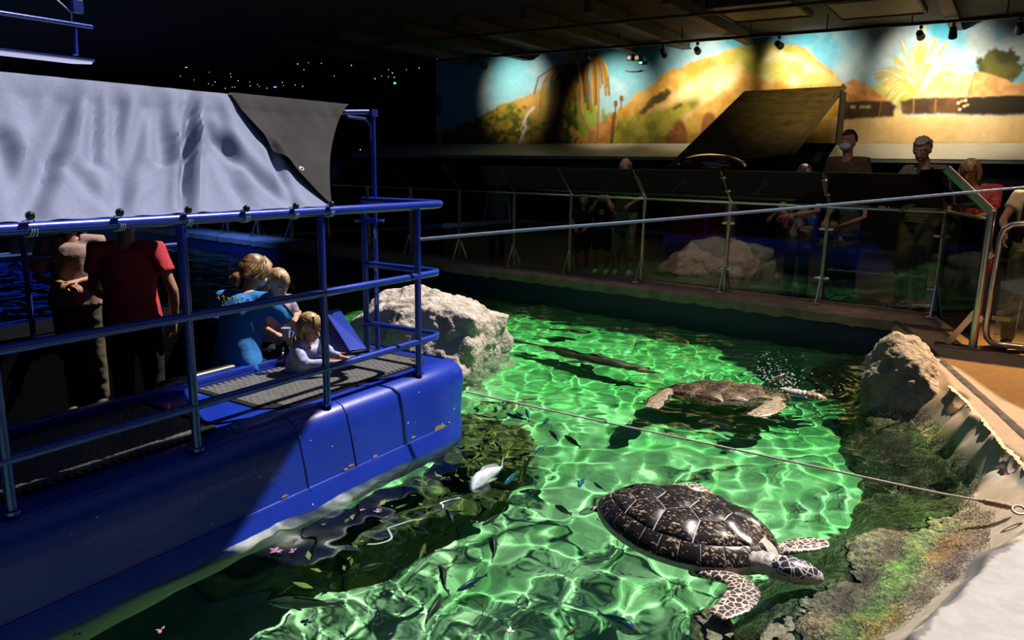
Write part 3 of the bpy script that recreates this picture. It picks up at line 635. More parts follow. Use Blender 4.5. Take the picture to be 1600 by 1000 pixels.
def canopy():
    T0, B0 = Vector((-3.82, 0, 2.225)), Vector((-3.165, 0, 1.612)); nrm = Vector((.68, 0, .73)).normalized()
    folds = [((118, 125), (47, 335), .030, .055), ((45, 118), (62, 215), .014, .05), ((150, 130), (152, 240), .022, .04), ((185, 130), (187, 330), .020, .045), ((232, 138), (192, 322), .014, .04), ((246, 140), (262, 240), .020, .05),
             ((304, 142), (292, 326), .050, .035), ((315, 146), (388, 320), .022, .05), ((338, 150), (378, 260), .016, .04), ((0, 200), (42, 333), .014, .05), ((88, 122), (50, 330), .008, .05), ((280, 142), (285, 200), .012, .03), ((345, 200), (455, 318), .020, .05), ((430, 225), (462, 316), .014, .03), ((300, 230), (190, 330), -.008, .06), ((120, 260), (180, 330), .008, .04)]
    def uv(x, y):                            # photo position -> point on canvas plane
        d = ray(x, y); t = (B0-C0).dot(nrm)/d.dot(nrm); p = C0+d*t; return p.y, (T0.z-p.z)/(T0.z-B0.z)
    FL = [(uv(*a), uv(*b), am, w) for a, b, am, w in folds]
    def pos(y, v, off=0):
        h = 0
        for (ya, va), (yb, vb), am, w in FL:
            if va > vb: ya, va, yb, vb = yb, vb, ya, va
            t = (v-va)/(vb-va+1e-6); tc = min(1, max(0, t)); yy = ya+(yb-ya)*tc; ed = min(1, max(0, 1-abs(t-tc)*5)); d = y-yy
            am *= 2.3; h -= am*math.exp(-(d/w)**2)*ed*(1.15-.5*tc); h += am*.35*math.exp(-((abs(d)-w*1.7)/w)**2)*ed
        env = sin(pi*min(1, max(0, v)))**.7; tf_ = min(1, v*7+.04)
        h = h*(.25+.75*env)+.014*noise.noise(Vector((y*2.1, v*1.4, 1)))*env - .05*env
        h += .010*sin(y*43+3*noise.noise(Vector((y*3, 0, 0))))*max(0, 1-v*3.2)**2; h *= tf_
        p = T0.lerp(B0, v); p.y = y; return p+nrm*(h+off)
    yb_at = lambda v: 3.83+(3.02-3.83)*v**.8
    def sheet(name, m, y0f, y1f, ny, nv, parent, off=0, **k):
        g = G(); vs = []
        for j in range(nv+1):
            v = j/nv; ya, yb = y0f(v), y1f(v)
            for i in range(ny+1): vs.append(pos(ya+(yb-ya)*i/ny, v, off(i/ny, v) if callable(off) else off))
        n1 = len(vs); N = Vector(nrm); vs += [p-N*.004 for p in vs]
        fs = [(j*(ny+1)+i, j*(ny+1)+i+1, (j+1)*(ny+1)+i+1, (j+1)*(ny+1)+i) for j in range(nv) for i in range(ny)]; fs += [tuple(n1+a for a in f)[::-1] for f in fs]
        bd = [i for i in range(ny)]; 
        for i in range(ny): fs.append((i+1, i, n1+i, n1+i+1)); a = nv*(ny+1)+i; fs.append((a, a+1, n1+a+1, n1+a))
        for j in range(nv): a = j*(ny+1); b = a+ny+1; fs.append((a, b, n1+b, n1+a)); a += ny; b += ny; fs.append((b, a, n1+a, n1+b))
        g.v, g.f = vs, fs; return bb(g, name, m, parent, smooth='auto', **k)
    cl = sheet('canopy_cloth', M_cloth, lambda v: -.9, lambda v: yb_at(v)-.012, 300, 60, boat)
    ys, _ = uv(355, 146); ye = 3.02
    fl = sheet('end_flap', M_flap, lambda v: ys+(ye-ys)*v, yb_at, 40, 60, cl, off=lambda s, v: .012+.035*max(0, sin(pi*v))*(1-s)**3, label='darker overlapping corner flap')
    Me = mat('brass_eyelet', (.5, .48, .42), .3, .8)
    for x, y in ((410, 203), (466, 261)):
        yy, v = uv(x, y); p = pos(yy+.03, v, .03); g = G(); g.tube([p+Vector((-.5, 0, .6)).normalized()*0+Vector((cos(a)*.7*.013, sin(a)*.013, cos(a)*-.7*.013)) for a in np.linspace(0, 2*pi, 13)[:-1]], .004, 6, closed=True); bb(g, 'eyelet', Me, cl, smooth=True)
    # flat roof part of the canvas behind the ridge
    g = G(); g.box((-4.87, 1.29, 2.208), (2.1, 4.43, .012)); bb(g, 'roof_canvas', M_cloth)
    Mb = mat('glossy_black_toggle', (.015, .02, .03), .15); Mc = mat('white_bungee_cord', (.45, .45, .47), .6)
    for x, y in ((47, 337), (187, 332), (294, 328), (385, 326), (462, 322), (518, 319)):
        p = atX(x, y, -3.135); g = G(); g.ell(p, (.018, .018, .018), 14); t = bb(g, 'toggle_ball', Mb, cl, smooth=True)
        for s in (-.009, .0, .010):
            g = G(); pts = [Vector((-3.17+.032*cos(a), p.y+s*(1+.8*(1-cos(a)))+.012, 1.585+.032*sin(a))) for a in np.linspace(1.4, 6.2, 14)]; g.tube([p]+pts, .0028, 5); bb(g, 'cord', Mc, cl, smooth=True)
    return cl
canopy()
def boat_fittings():
    # slanted blue ramp plate beside the small child
    g = G(); a, b, c, d = atD(507, 486, 5.35), atD(530, 482, 5.4), atD(573, 544, 5.15), atD(546, 547, 5.05)
    n = (b-a).cross(d-a).normalized(); n = n if n.dot(FW) < 0 else -n
    g.slab([a, b, c, d], n, .02); e = bb(g, 'slanted_plate', M_blue, bevel=.004)
    g = G(); g.slab([a-n*.03, d-n*.03, d-n*.03+Vector((-.16, .0, 0)), a+Vector((-.16, 0, -.25))], (0, -1, 0), .02); bb(g, 'plate_bracket', M_bluedark)
    # black viewing well with rounded padded rim
    Mw = mat('black_viewing_well', (.012, .011, .010), .35, 0, (.02, .018, .015), 6, coat=.3)
    g = G(); pts = [(-4.17, 2.55, .50), (-4.18, 3.2, .50), (-4.2, 3.75, .50), (-4.28, 3.88, .50), (-4.45, 3.9, .50)]; g.tube(spline(pts, 6), (.035), 10); bb(g, 'padded_rim', Mw, smooth=True, label='black padded rim')
    g = G(); g.box((-4.6, 1.9, .08), (.45, 3.2, .30)); bb(g, 'bench', Mw, bevel=.04)
boat_fittings()
# ---- gantry arm hanging above the canopy, out of the frame to the left
gan = empty('overhead_gantry_arm', (-3.9, .6, 2.2), label='dark blue overhead arm with a pale flat underside made to glow at top left', cat='light fixture')
GO = Vector((-3.9, .6, 2.2))
def gb(g, n, m, par=gan, **k): g.v = [tuple(Vector(v)-GO) for v in g.v]; return g.build(n, m, par, **k)
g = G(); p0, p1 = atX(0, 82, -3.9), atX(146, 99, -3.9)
g.slab([(-3.97, -.6, p1.z+.012), (-3.83, -.6, p1.z+.012), (-3.83, p1.y-.03, p1.z+.012), (-3.90, p1.y, p1.z+.012), (-3.97, p1.y-.06, p1.z+.012)], (0, 0, 1), .008); gb(g, 'underside_backing', M_bluedark)
g = G(); g.slab([(-3.965, -.6, p1.z), (-3.835, -.6, p1.z), (-3.835, p1.y-.04, p1.z), (-3.90, p1.y-.01, p1.z), (-3.965, p1.y-.07, p1.z)], (0, 0, 1), .006); gb(g, 'glowing_underside', emit('pale_glow_underside', (.62, .63, .80), .6))  # white underside glows in place of the bounce light on it
q1 = atX(143, 42, -3.9); g = G(); g.tube([(-3.9, -.6, q1.z), (-3.9, q1.y, q1.z)], .010, 8); gb(g, 'upper_tube', M_rail, smooth=True)
a, b = atX(118, 44, -3.9), atX(118, 86, -3.9); g = G(); g.tube([b, b.lerp(a, .5), a], [.013, .009, .006], 10, caps=False); gb(g, 'spindle', M_rail, smooth='auto')
a, b, c = atX(86, -3, -3.9), atX(112, 20, -3.9), atX(112, 36, -3.9); g = G(); g.tube([a, b, c], .0035, 6); gb(g, 'thin_bracket', mat('pale_bracket', (.3, .4, .6), .4, .5), smooth=True)
g = G(); g.box(atX(120, 10, -3.9), (.03, .05, .06)); g.tube([atX(122, 14, -3.9), atX(128, 10, -3.9)], .008, 8); gb(g, 'knuckle', M_bluedark, bevel=.006)
g = G(); g.tube([(-3.9, 1.0, q1.z), (-3.9, 1.0, CEZ)], .02, 8); gb(g, 'drop_rod', M_bluedark)

# ================================================================ ROPES
def twist(name, pts, r, m, pitch, **k):
    P = spline(pts, 10); L = [0]
    for a, b in zip(P, P[1:]): L.append(L[-1]+(b-a).length)
    n = int(L[-1]/pitch*7); o0 = P[0]; g = G(); d = (P[-1]-P[0]); _, u, w = basis(d, Vector((0, 0, 1)))
    Q = []
    for i in range(n+1):
        s = L[-1]*i/n; j = min(len(P)-2, int(np.searchsorted(L, s, 'right'))-1); Q.append((P[j].lerp(P[j+1], (s-L[j])/(L[j+1]-L[j]+1e-9)), s))
    for st in range(3):
        g.tube([p+(u*cos(2*pi*(s/pitch+st/3))+w*sin(2*pi*(s/pitch+st/3)))*r*.68-o0 for p, s in Q], r*.40, 6)
    o = g.build(name, m, None, smooth=True, recv=True, **k); o.location = o0; return o
M_rope = mat('blue_white_rope', (.30, .34, .50), .8, 0, (.20, .24, .42), 120)
M_wrope = mat('off_white_rope', (.62, .55, .52), .8, 0, (.45, .36, .33), 60)
a = Vector((-3.15, 3.76, 1.37)); b = atY(1600, 293, 7.3); c = atY(1200, 329, 0) if 0 else None
mid = [atD(px_, py_, None) if 0 else None for px_, py_ in ()]
def rope_pts(ends, ctrl):                    # keep the ends, take the sag from the photograph
    A, B = ends; out = [A]; pl = (B-A).cross(Vector((0, 0, 1))).normalized()
    for x, y in ctrl: d = ray(x, y); t = (A-C0).dot(pl)/d.dot(pl); out.append(C0+d*t)
    return out+[B]
twist('tow_rope', rope_pts((a, b), [(830, 359), (1000, 346), (1200, 329), (1400, 311), (1520, 300)]), .0115, M_rope, .046, label='twisted blue white rope strung from boat railing across to the far right', cat='rope')
E1 = Vector((-3.2, 4.0, .02)); 
wr = twist('mooring_rope', rope_pts((at(728, 612, .12), at(1536, 783, .20)), [(900, 650), (1100, 692), (1300, 735), (1450, 767)]), .0065, M_wrope, .02, label='thin off-white rope crossing the pool just above the water', cat='rope')
g = G(); p1, p2 = at(1530, 782, .20), at(1582, 793, .235); w0 = wr.location
g.tube([p1-w0, p1.lerp(p2, .5)-w0, p2-w0], [.009, .013, .012], 8)
for t in (.2, .35, .5, .65, .8): q = p1.lerp(p2, t)-w0; g.tube([q, q+(p2-p1).normalized()*.012], .0165, 8)
wrap = g.build('end_wrapping', mat('rusty_tan_binding', (.45, .30, .22), .8, 0, (.30, .16, .10), 40), wr, smooth=True, label='rust-stained binding')
g = G(); e = at(1592, 797, .27); g.tube([e-w0+Vector((cos(t)*.028, sin(t)*.028, sin(t)*.01)) for t in np.linspace(0, 2*pi, 15)[:-1]], .007, 7, closed=True); g.build('eye_ring', M_steel, wr, smooth=True)
# wavy rope reflection near the hull, modelled as a white strand
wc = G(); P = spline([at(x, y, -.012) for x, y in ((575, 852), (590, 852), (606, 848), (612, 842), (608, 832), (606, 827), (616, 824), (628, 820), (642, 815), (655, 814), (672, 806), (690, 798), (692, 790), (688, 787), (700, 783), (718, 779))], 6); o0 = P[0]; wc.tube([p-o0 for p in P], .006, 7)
o = wc.build('rope_reflection_line', mat('white_reflection_line', (.75, .72, .74), .6, 0, (.6, .58, .62), 30), None, smooth=True, recv=True, label='wavy white rope reflection modelled as a strand on the water near the hull', cat='cord'); o.location = o0

# ================================================================ GLASS BARRIER
M_post = mat('dull_steel_post', (.42, .34, .27), .4, .9, (.30, .22, .17), 14)
M_edge = mat('green_glass_edge', (.06, .22, .10), .15, 0, spec=.8)
M_clamp = mat('bright_steel_clamp', (.75, .70, .60), .3, 1.0)
def glass_mat():
    m = bpy.data.materials.new('clear_glass'); m.use_nodes = True; nt = m.node_tree; nt.nodes.clear()
    t = nt.nodes.new('ShaderNodeBsdfTransparent'); t.inputs[0].default_value = (.80, .84, .78, 1); gl = nt.nodes.new('ShaderNodeBsdfGlossy'); gl.inputs['Roughness'].default_value = .03
    f = nt.nodes.new('ShaderNodeFresnel'); f.inputs[0].default_value = 1.45; mx = nt.nodes.new('ShaderNodeMixShader'); ou = nt.nodes.new('ShaderNodeOutputMaterial')
    nt.links.new(f.outputs[0], mx.inputs[0]); nt.links.new(t.outputs[0], mx.inputs[1]); nt.links.new(gl.outputs[0], mx.inputs[2]); nt.links.new(mx.outputs[0], ou.inputs[0]); return m
M_glass = glass_mat()
fence = empty('glass_barrier', (-4, FENCE(-4), .3), label='long glass and steel barrier with inward-tilted upper panes along the far curb', cat='barrier')
FO = Vector((-4, FENCE(-4), .3))
def fb(g, n, m, par=None, **k): g.v = [tuple(Vector(v)-FO) for v in g.v]; return g.build(n, m, par or fence, **k)
PX = [-.53, -1.69, -2.84, -4.0, -5.15, -6.16, -7.25, -8.35, -9.4, -10.5, -11.6, -12.7, -13.8, -15.0]
for X in PX:
    Y = FENCE(X); zt = 1.455
    g = G(); g.box((X, Y, (.33+zt)/2), (.036, .03, zt-.33)); p = fb(g, 'post', M_post, bevel=.004)
    g = G(); g.slab([(X-.01, Y, zt), (X+.012, Y, zt), (X-.02, Y-.36, 1.81), (X-.042, Y-.36, 1.81)], (0, -.7, .7), .035); fb(g, 'tilted_arm', M_post, p)
    g = G(); g.bar((X-.012, Y-.16, .345), (X-.008, Y-.01, .66), .014, .03); g.box((X-.012, Y-.14, .342), (.08, .07, .012)); fb(g, 'brace', M_clamp, p)
    if X > -3: 
      for z, yy in ((.62, 0), (1.18, 0)):
          g = G(); g.ell((X-.045, Y-.022, z), (.045, .012, .018), 10); g.ell((X+.045, Y-.022, z), (.045, .012, .018), 10); fb(g, 'glass_clamp', M_clamp, p, smooth=True)
    if X > -3:
      for t in (.25, .7): g = G(); g.ell((X-.03*t, Y-.36*t-.02, zt+.355*t+.02), (.04, .010, .012), 10); fb(g, 'tilted_clamp', M_post, p, smooth=True)
for a, b in zip(PX, PX[1:]):
    a1, b1 = a-.028, b+.028
    g = G(); g.slab([(a1, FENCE(a), .36), (b1, FENCE(b), .36), (b1, FENCE(b), 1.44), (a1, FENCE(a), 1.44)], (0, -1, 0), .008); fb(g, 'glass_pane', M_glass)
    g = G(); g.slab([(a1, FENCE(a)-.01, 1.47), (b1, FENCE(b)-.01, 1.47), (b1-.03, FENCE(b)-.36, 1.81), (a1-.03, FENCE(a)-.36, 1.81)], (0, -.7, .7), .008); tp = fb(g, 'tilted_glass_pane', M_glass)
    g = G(); g.bar((a1-.03, FENCE(a)-.362, 1.812), (b1-.03, FENCE(b)-.362, 1.812), .004, .003); fb(g, 'pane_edge', M_edge, tp)
    g = G(); g.tube([(a, FENCE(a)-.03, 1.43), (b, FENCE(b)-.03, 1.43)], .013, 8); fb(g, 'handrail', M_clamp, smooth=True)
    g = G(); g.bar((a1, FENCE(a)-.01, .352), (b1, FENCE(b)-.01, .352), .03, .03); fb(g, 'sill_channel', M_post)
# corner return and heavy end post beside the gate
GP = Vector((-.11, 7.72, .3)); A = Vector((PX[0], FENCE(PX[0]), 0))
g = G(); g.tube([GP+Vector((0, 0, .0)), GP+Vector((0, 0, 1.22))], .034, 12, caps=False); ep = fb(g, 'end_post', M_steel, smooth='auto', label='thick steel end post beside the gate')
g = G(); g.bar(GP+Vector((0, 0, 1.22)), GP+Vector((-.375, 0, 1.575)), .05, .05); fb(g, 'tilted_arm', M_steel, ep, bevel=.006)
g = G(); g.bar(GP+Vector((-.02, -.03, 1.20)), GP+Vector((-.395, -.03, 1.555)), .012, .03); fb(g, 'pane_edge', M_edge, ep)
g = G(); g.bar(GP+Vector((-.20, .02, .02)), GP+Vector((-.0, .02, .36)), .02, .05); g.box(GP+Vector((-.12, 0, .012)), (.36, .12, .015)); fb(g, 'brace', M_steel, ep)
n_ = Vector((A.y-GP.y, -(A.x-GP.x), 0)).normalized()
g = G(); g.slab([(A.x, A.y, .36), (GP.x, GP.y, .36), (GP.x, GP.y, 1.44), (A.x, A.y, 1.44)], n_, .008); fb(g, 'glass_pane', M_glass)
g = G(); g.slab([(A.x, A.y, 1.50), (GP.x, GP.y, 1.52), (GP.x-.37, GP.y, 1.87), (A.x-.30, A.y-.30, 1.85)], n_, .008); fb(g, 'tilted_glass_pane', M_glass)
g = G(); g.tube([(A.x, A.y, 1.44), (GP.x, GP.y, 1.44)], .013, 8); fb(g, 'handrail', M_clamp, smooth=True)
g = G(); g.tube([(A.x-.30, A.y-.30, 1.86), (A.x-.02, A.y, 1.48)], .012, 8); fb(g, 'pane_corner_strip', M_clamp, smooth=True)
# gate
gate = empty('tube_gate', (.8, 7.72, .3), label='steel tube gate with a clear pane at the right edge, behind the tan path', cat='gate')
g = G(); ZT, ZB, gx = 1.42-.3, .37-.3, -.03-.8
pts = [(1.2, 0, ZT), (0, 0, ZT), (gx+.14, 0, ZT), (gx+.08, 0, ZT-.01), (gx+.03, 0, ZT-.05), (gx+.01, 0, ZT-.12), (gx, 0, .6), (gx, 0, ZB+.12), (gx+.015, 0, ZB+.05), (gx+.05, 0, ZB+.01), (gx+.12, 0, ZB), (0, 0, ZB), (1.2, 0, ZB)]
g.tube(pts, .026, 12, side=Vector((0, 1, 0))); g.build('tube_frame', M_steel, gate, smooth=True)
g = G(); g.box((.18, 0, (ZT+ZB)/2), (1.9, .008, ZT-ZB-.08)); g.build('pane', M_glass, gate)
for z in (.28, .84): g = G(); g.tube([(gx-.05, 0, z), (gx, 0, z)], .014, 8); g.box((gx-.06, 0, z), (.05, .05, .06)); g.build('hinge', M_steel, gate, smooth='auto')
g = G(); g.box((gx+.10, -.01, .30), (.14, .012, .035)); g.build('warning_plate', mat('tan_plate', (.45, .30, .14), .6), gate)

# ================================================================ ROCKS
def mk_rock(name, pts, voxel, amp, sc, seed, m, recv=True, **k):
    c = sum((Vector(p) for p in pts), Vector())/len(pts); c.z = min(p[2] for p in pts); g = hull_rock(pts, voxel, amp, sc, seed); g.v = [tuple(Vector(v)-c) for v in g.v]
    o = g.build(name, m, smooth=True, recv=recv, fix=False, **k); o.location = c; return o
M_rk1 = mat('pitted_pale_rock', (.50, .44, .38), .9, 0, (.30, .25, .20), 5, .25, 26, contrast=(.4, .7))
Yf = 5.45
P = []
for x, y, Y in ((548, 500, 5.35), (575, 470, 5.6), (600, 453, 5.75), (625, 449, 5.8), (645, 444, 5.75), (672, 452, 5.8), (690, 454, 5.75), (708, 470, 5.7), (742, 476, 5.75), (750, 495, 5.7), (748, 560, 5.5)): P.append(tuple(atY(x, y, Y)))
for x, y in ((545, 545), (600, 570), (650, 580), (700, 590), (738, 582), (752, 560)): p = at(x, y, 0); P.append((p.x, p.y, -.1)); P.append((p.x-.05, p.y, -.75))
for x, y, Y in ((740, 500, 5.45), (700, 480, 5.4), (640, 470, 5.4), (590, 485, 5.25)): P.append(tuple(atY(x, y, Y)))
for x in (-5.3, -4.7, -4.1): P += [(x, 6.3, .35), (x, 6.4, -.8)]
mk_rock('boulder', P, .022, .085, 2.6, 4, M_rk1, label='large pale pitted boulder standing in the water behind the boat end', cat='rock')
M_rk2 = mat('brown_mossy_rock', (.33, .25, .18), .9, 0, (.13, .11, .06), 6, .25, 30, contrast=(.35, .65))
P = []
for x, y, Y in ((1400, 514, 6.75), (1425, 520, 6.75), (1372, 527, 6.7), (1358, 545, 6.65), (1446, 545, 6.7), (1466, 575, 6.6), (1482, 605, 6.5), (1352, 590, 6.5), (1346, 625, 6.35), (1350, 560, 6.7), (1400, 540, 6.45), (1430, 560, 6.4), (1470, 625, 6.25)): P.append(tuple(atY(x, y, Y)))
for x, y, z in ((1346, 640, -.02), (1390, 652, 0), (1440, 655, .03), (1478, 632, .1)): p = at(x, y, z); P += [tuple(p), (p.x, p.y, -.5)]
P += [(-.75, 7.3, -.5), (-.2, 7.1, -.3), (-.7, 7.2, .35), (-.3, 7.1, .3)]
mk_rock('boulder', P, .016, .075, 3.2, 9, M_rk2, label='brown rounded boulder on the right bank beside the tan path', cat='rock')
M_rk3 = mat('dim_brown_rock', (.36, .24, .17), .9, 0, (.20, .13, .08), 6, .2, 22)
def back_rock(pp, Yb, lb, seed):
    P = []
    for x, y, dy in pp: P.append(tuple(atY(x, y, Yb+dy)))
    m = list(P); P += [(x, y+.5, max(.3, z-.25)) for x, y, z in m]; P += [(x, y+.1, .3) for x, y, z in m]
    mk_rock('boulder', P, .03, .08, 3, seed, M_rk3, recv=False, label=lb, cat='rock')
back_rock([(1022, 424, -.2), (1040, 403, 0), (1060, 388, .1), (1080, 382, .15), (1095, 386, .15), (1120, 400, .1), (1150, 425, -.1), (1080, 430, -.25), (1050, 428, -.25)], 10.55, 'low brown boulder behind the glass barrier, left of a rounder one', 2)
back_rock([(1128, 430, -.1), (1130, 385, .1), (1140, 373, .15), (1158, 372, .15), (1170, 385, .1), (1182, 405, 0), (1182, 430, -.1), (1150, 433, -.2)], 10.7, 'rounded upright brown boulder behind the glass barrier, right of a low one', 6)
# dark wet block under the turtle's flipper, with a hollow on its right
M_rk4 = mat('dark_wet_rock', (.07, .065, .04), .45, 0, (.13, .13, .07), 10, .2, 40)
P = []
for x, y, z in ((1078, 965, -.02), (1092, 950, .0), (1120, 945, .02), (1148, 970, .015), (1150, 1005, .0), (1100, 1010, .0), (1076, 1000, -.02)): p = at(x, y, z); P += [tuple(p), (p.x, p.y, -.9)]
mk_rock('wet_rock', P, .01, .02, 7, 3, M_rk4, label='dark wet squared rock below the near flipper of the large turtle', cat='rock')
P = []
for x, y, z in ((1190, 985, .0), (1215, 950, .0), (1240, 960, .01), (1250, 1010, .01), (1180, 1020, .0)): p = at(x, y, z); P += [tuple(p), (p.x, p.y, -.6)]
mk_rock('wet_rock', P, .012, .02, 7, 8, M_rk4, label='dark wet rock at the lower edge, right of the shadowed hollow', cat='rock')
# submerged reef and debris along the boat side
M_reef = mat('algae_covered_reef', (.014, .030, .006), .9, 0, (.05, .07, .010), 5, .3, 18)
def reef(pp, z0, lb, seed, amp=.07):
    P = []
    for x, y in pp: p = under(x, y, z0); P += [tuple(p), (p.x+random.uniform(-.06, .06), p.y+random.uniform(-.06, .06), -1.4)]
    return mk_rock('reef_rock', P, .026, amp, 3.2, seed, M_reef, label=lb, cat='rock')
reef([(735, 625), (790, 640), (832, 668), (838, 700), (815, 735), (730, 740), (690, 720), (700, 650)], -.62, 'dark weedy reef block under water off the boat corner', 12)
reef([(815, 742), (800, 780), (745, 775), (690, 785), (600, 825), (545, 850), (500, 830), (580, 765), (700, 720)], -.85, 'long dark reef under water along the middle of the hull', 15)
reef([(500, 830), (540, 858), (500, 880), (400, 885), (320, 900), (300, 890), (400, 860)], -1.0, 'dark reef under water along the near part of the hull', 18)
# ================================================================ TURTLES
def scale_mat(name, dark, dark2, line, scale, width=.06, rough=.35, stretch=None, side=None):
    m = bpy.data.materials.new(name); m.use_nodes = True; nt = m.node_tree; b = nt.nodes['Principled BSDF']; b.inputs['Roughness'].default_value = rough
    tc = nt.nodes.new('ShaderNodeTexCoord'); vec = tc.outputs['Object']
    if stretch: mp = nt.nodes.new('ShaderNodeMapping'); mp.inputs['Scale'].default_value = stretch; nt.links.new(vec, mp.inputs[0]); vec = mp.outputs[0]
    nz = nt.nodes.new('ShaderNodeTexNoise'); nz.inputs['Scale'].default_value = 14; nt.links.new(vec, nz.inputs['Vector'])
    ad = nt.nodes.new('ShaderNodeVectorMath'); ad.operation = 'MULTIPLY_ADD'; ad.inputs[1].default_value = (.02,)*3; nt.links.new(nz.outputs['Color'], ad.inputs[0]); nt.links.new(vec, ad.inputs[2])
    v = nt.nodes.new('ShaderNodeTexVoronoi'); v.feature = 'DISTANCE_TO_EDGE'; v.inputs['Scale'].default_value = scale; nt.links.new(ad.outputs[0], v.inputs['Vector'])
    v2 = nt.nodes.new('ShaderNodeTexVoronoi'); v2.inputs['Scale'].default_value = scale; nt.links.new(ad.outputs[0], v2.inputs['Vector'])
    r = nt.nodes.new('ShaderNodeMapRange'); r.inputs[1].default_value = width; r.inputs[2].default_value = width+.05; nt.links.new(v.outputs['Distance'], r.inputs[0])
    c = nt.nodes.new('ShaderNodeMix'); c.data_type = 'RGBA'; c.inputs[6].default_value = (*dark, 1); c.inputs[7].default_value = (*dark2, 1)
    sr = nt.nodes.new('ShaderNodeSeparateColor'); nt.links.new(v2.outputs['Color'], sr.inputs[0]); nt.links.new(sr.outputs[0], c.inputs[0])
    x = nt.nodes.new('ShaderNodeMix'); x.data_type = 'RGBA'; nt.links.new(r.outputs[0], x.inputs[0]); x.inputs[6].default_value = (*line, 1); nt.links.new(c.outputs[2], x.inputs[7]); nt.links.new(x.outputs[2], b.inputs['Base Color'])
    bp = nt.nodes.new('ShaderNodeBump'); bp.inputs['Strength'].default_value = .5; bp.inputs['Distance'].default_value = .003; nt.links.new(r.outputs[0], bp.inputs['Height']); nt.links.new(bp.outputs[0], b.inputs['Normal'])
    return m
def scute_mat(name, dark, dark2, fleck, thr=.60, rough=.22):
    m = mat(name, dark, rough, 0, dark2, 9, .01, 50, spec=.18, contrast=(.4, .7)); nt = m.node_tree; b = nt.nodes['Principled BSDF']; src = b.inputs['Base Color'].links[0].from_socket
    tc = nt.nodes.new('ShaderNodeTexCoord'); mp = nt.nodes.new('ShaderNodeMapping'); mp.inputs['Scale'].default_value = (38, 85, 40); mp.inputs['Rotation'].default_value = (0, 0, .5); nt.links.new(tc.outputs['Object'], mp.inputs[0])
    n = nt.nodes.new('ShaderNodeTexNoise'); n.inputs['Scale'].default_value = 1.1; n.inputs['Detail'].default_value = 3; n.inputs['Distortion'].default_value = .8; nt.links.new(mp.outputs[0], n.inputs['Vector'])
    n2 = nt.nodes.new('ShaderNodeTexNoise'); n2.inputs['Scale'].default_value = 5; nt.links.new(tc.outputs['Object'], n2.inputs['Vector'])
    ad = nt.nodes.new('ShaderNodeMath'); ad.operation = 'MULTIPLY_ADD'; ad.inputs[1].default_value = .35; nt.links.new(n2.outputs['Fac'], ad.inputs[0]); nt.links.new(n.outputs['Fac'], ad.inputs[2])
    r = nt.nodes.new('ShaderNodeMapRange'); r.inputs[1].default_value = thr+.17; r.inputs[2].default_value = thr+.21; nt.links.new(ad.outputs[0], r.inputs[0])
    x = nt.nodes.new('ShaderNodeMix'); x.data_type = 'RGBA'; nt.links.new(r.outputs[0], x.inputs[0]); nt.links.new(src, x.inputs[6]); x.inputs[7].default_value = (*fleck, 1); nt.links.new(x.outputs[2], b.inputs['Base Color'])
    return m
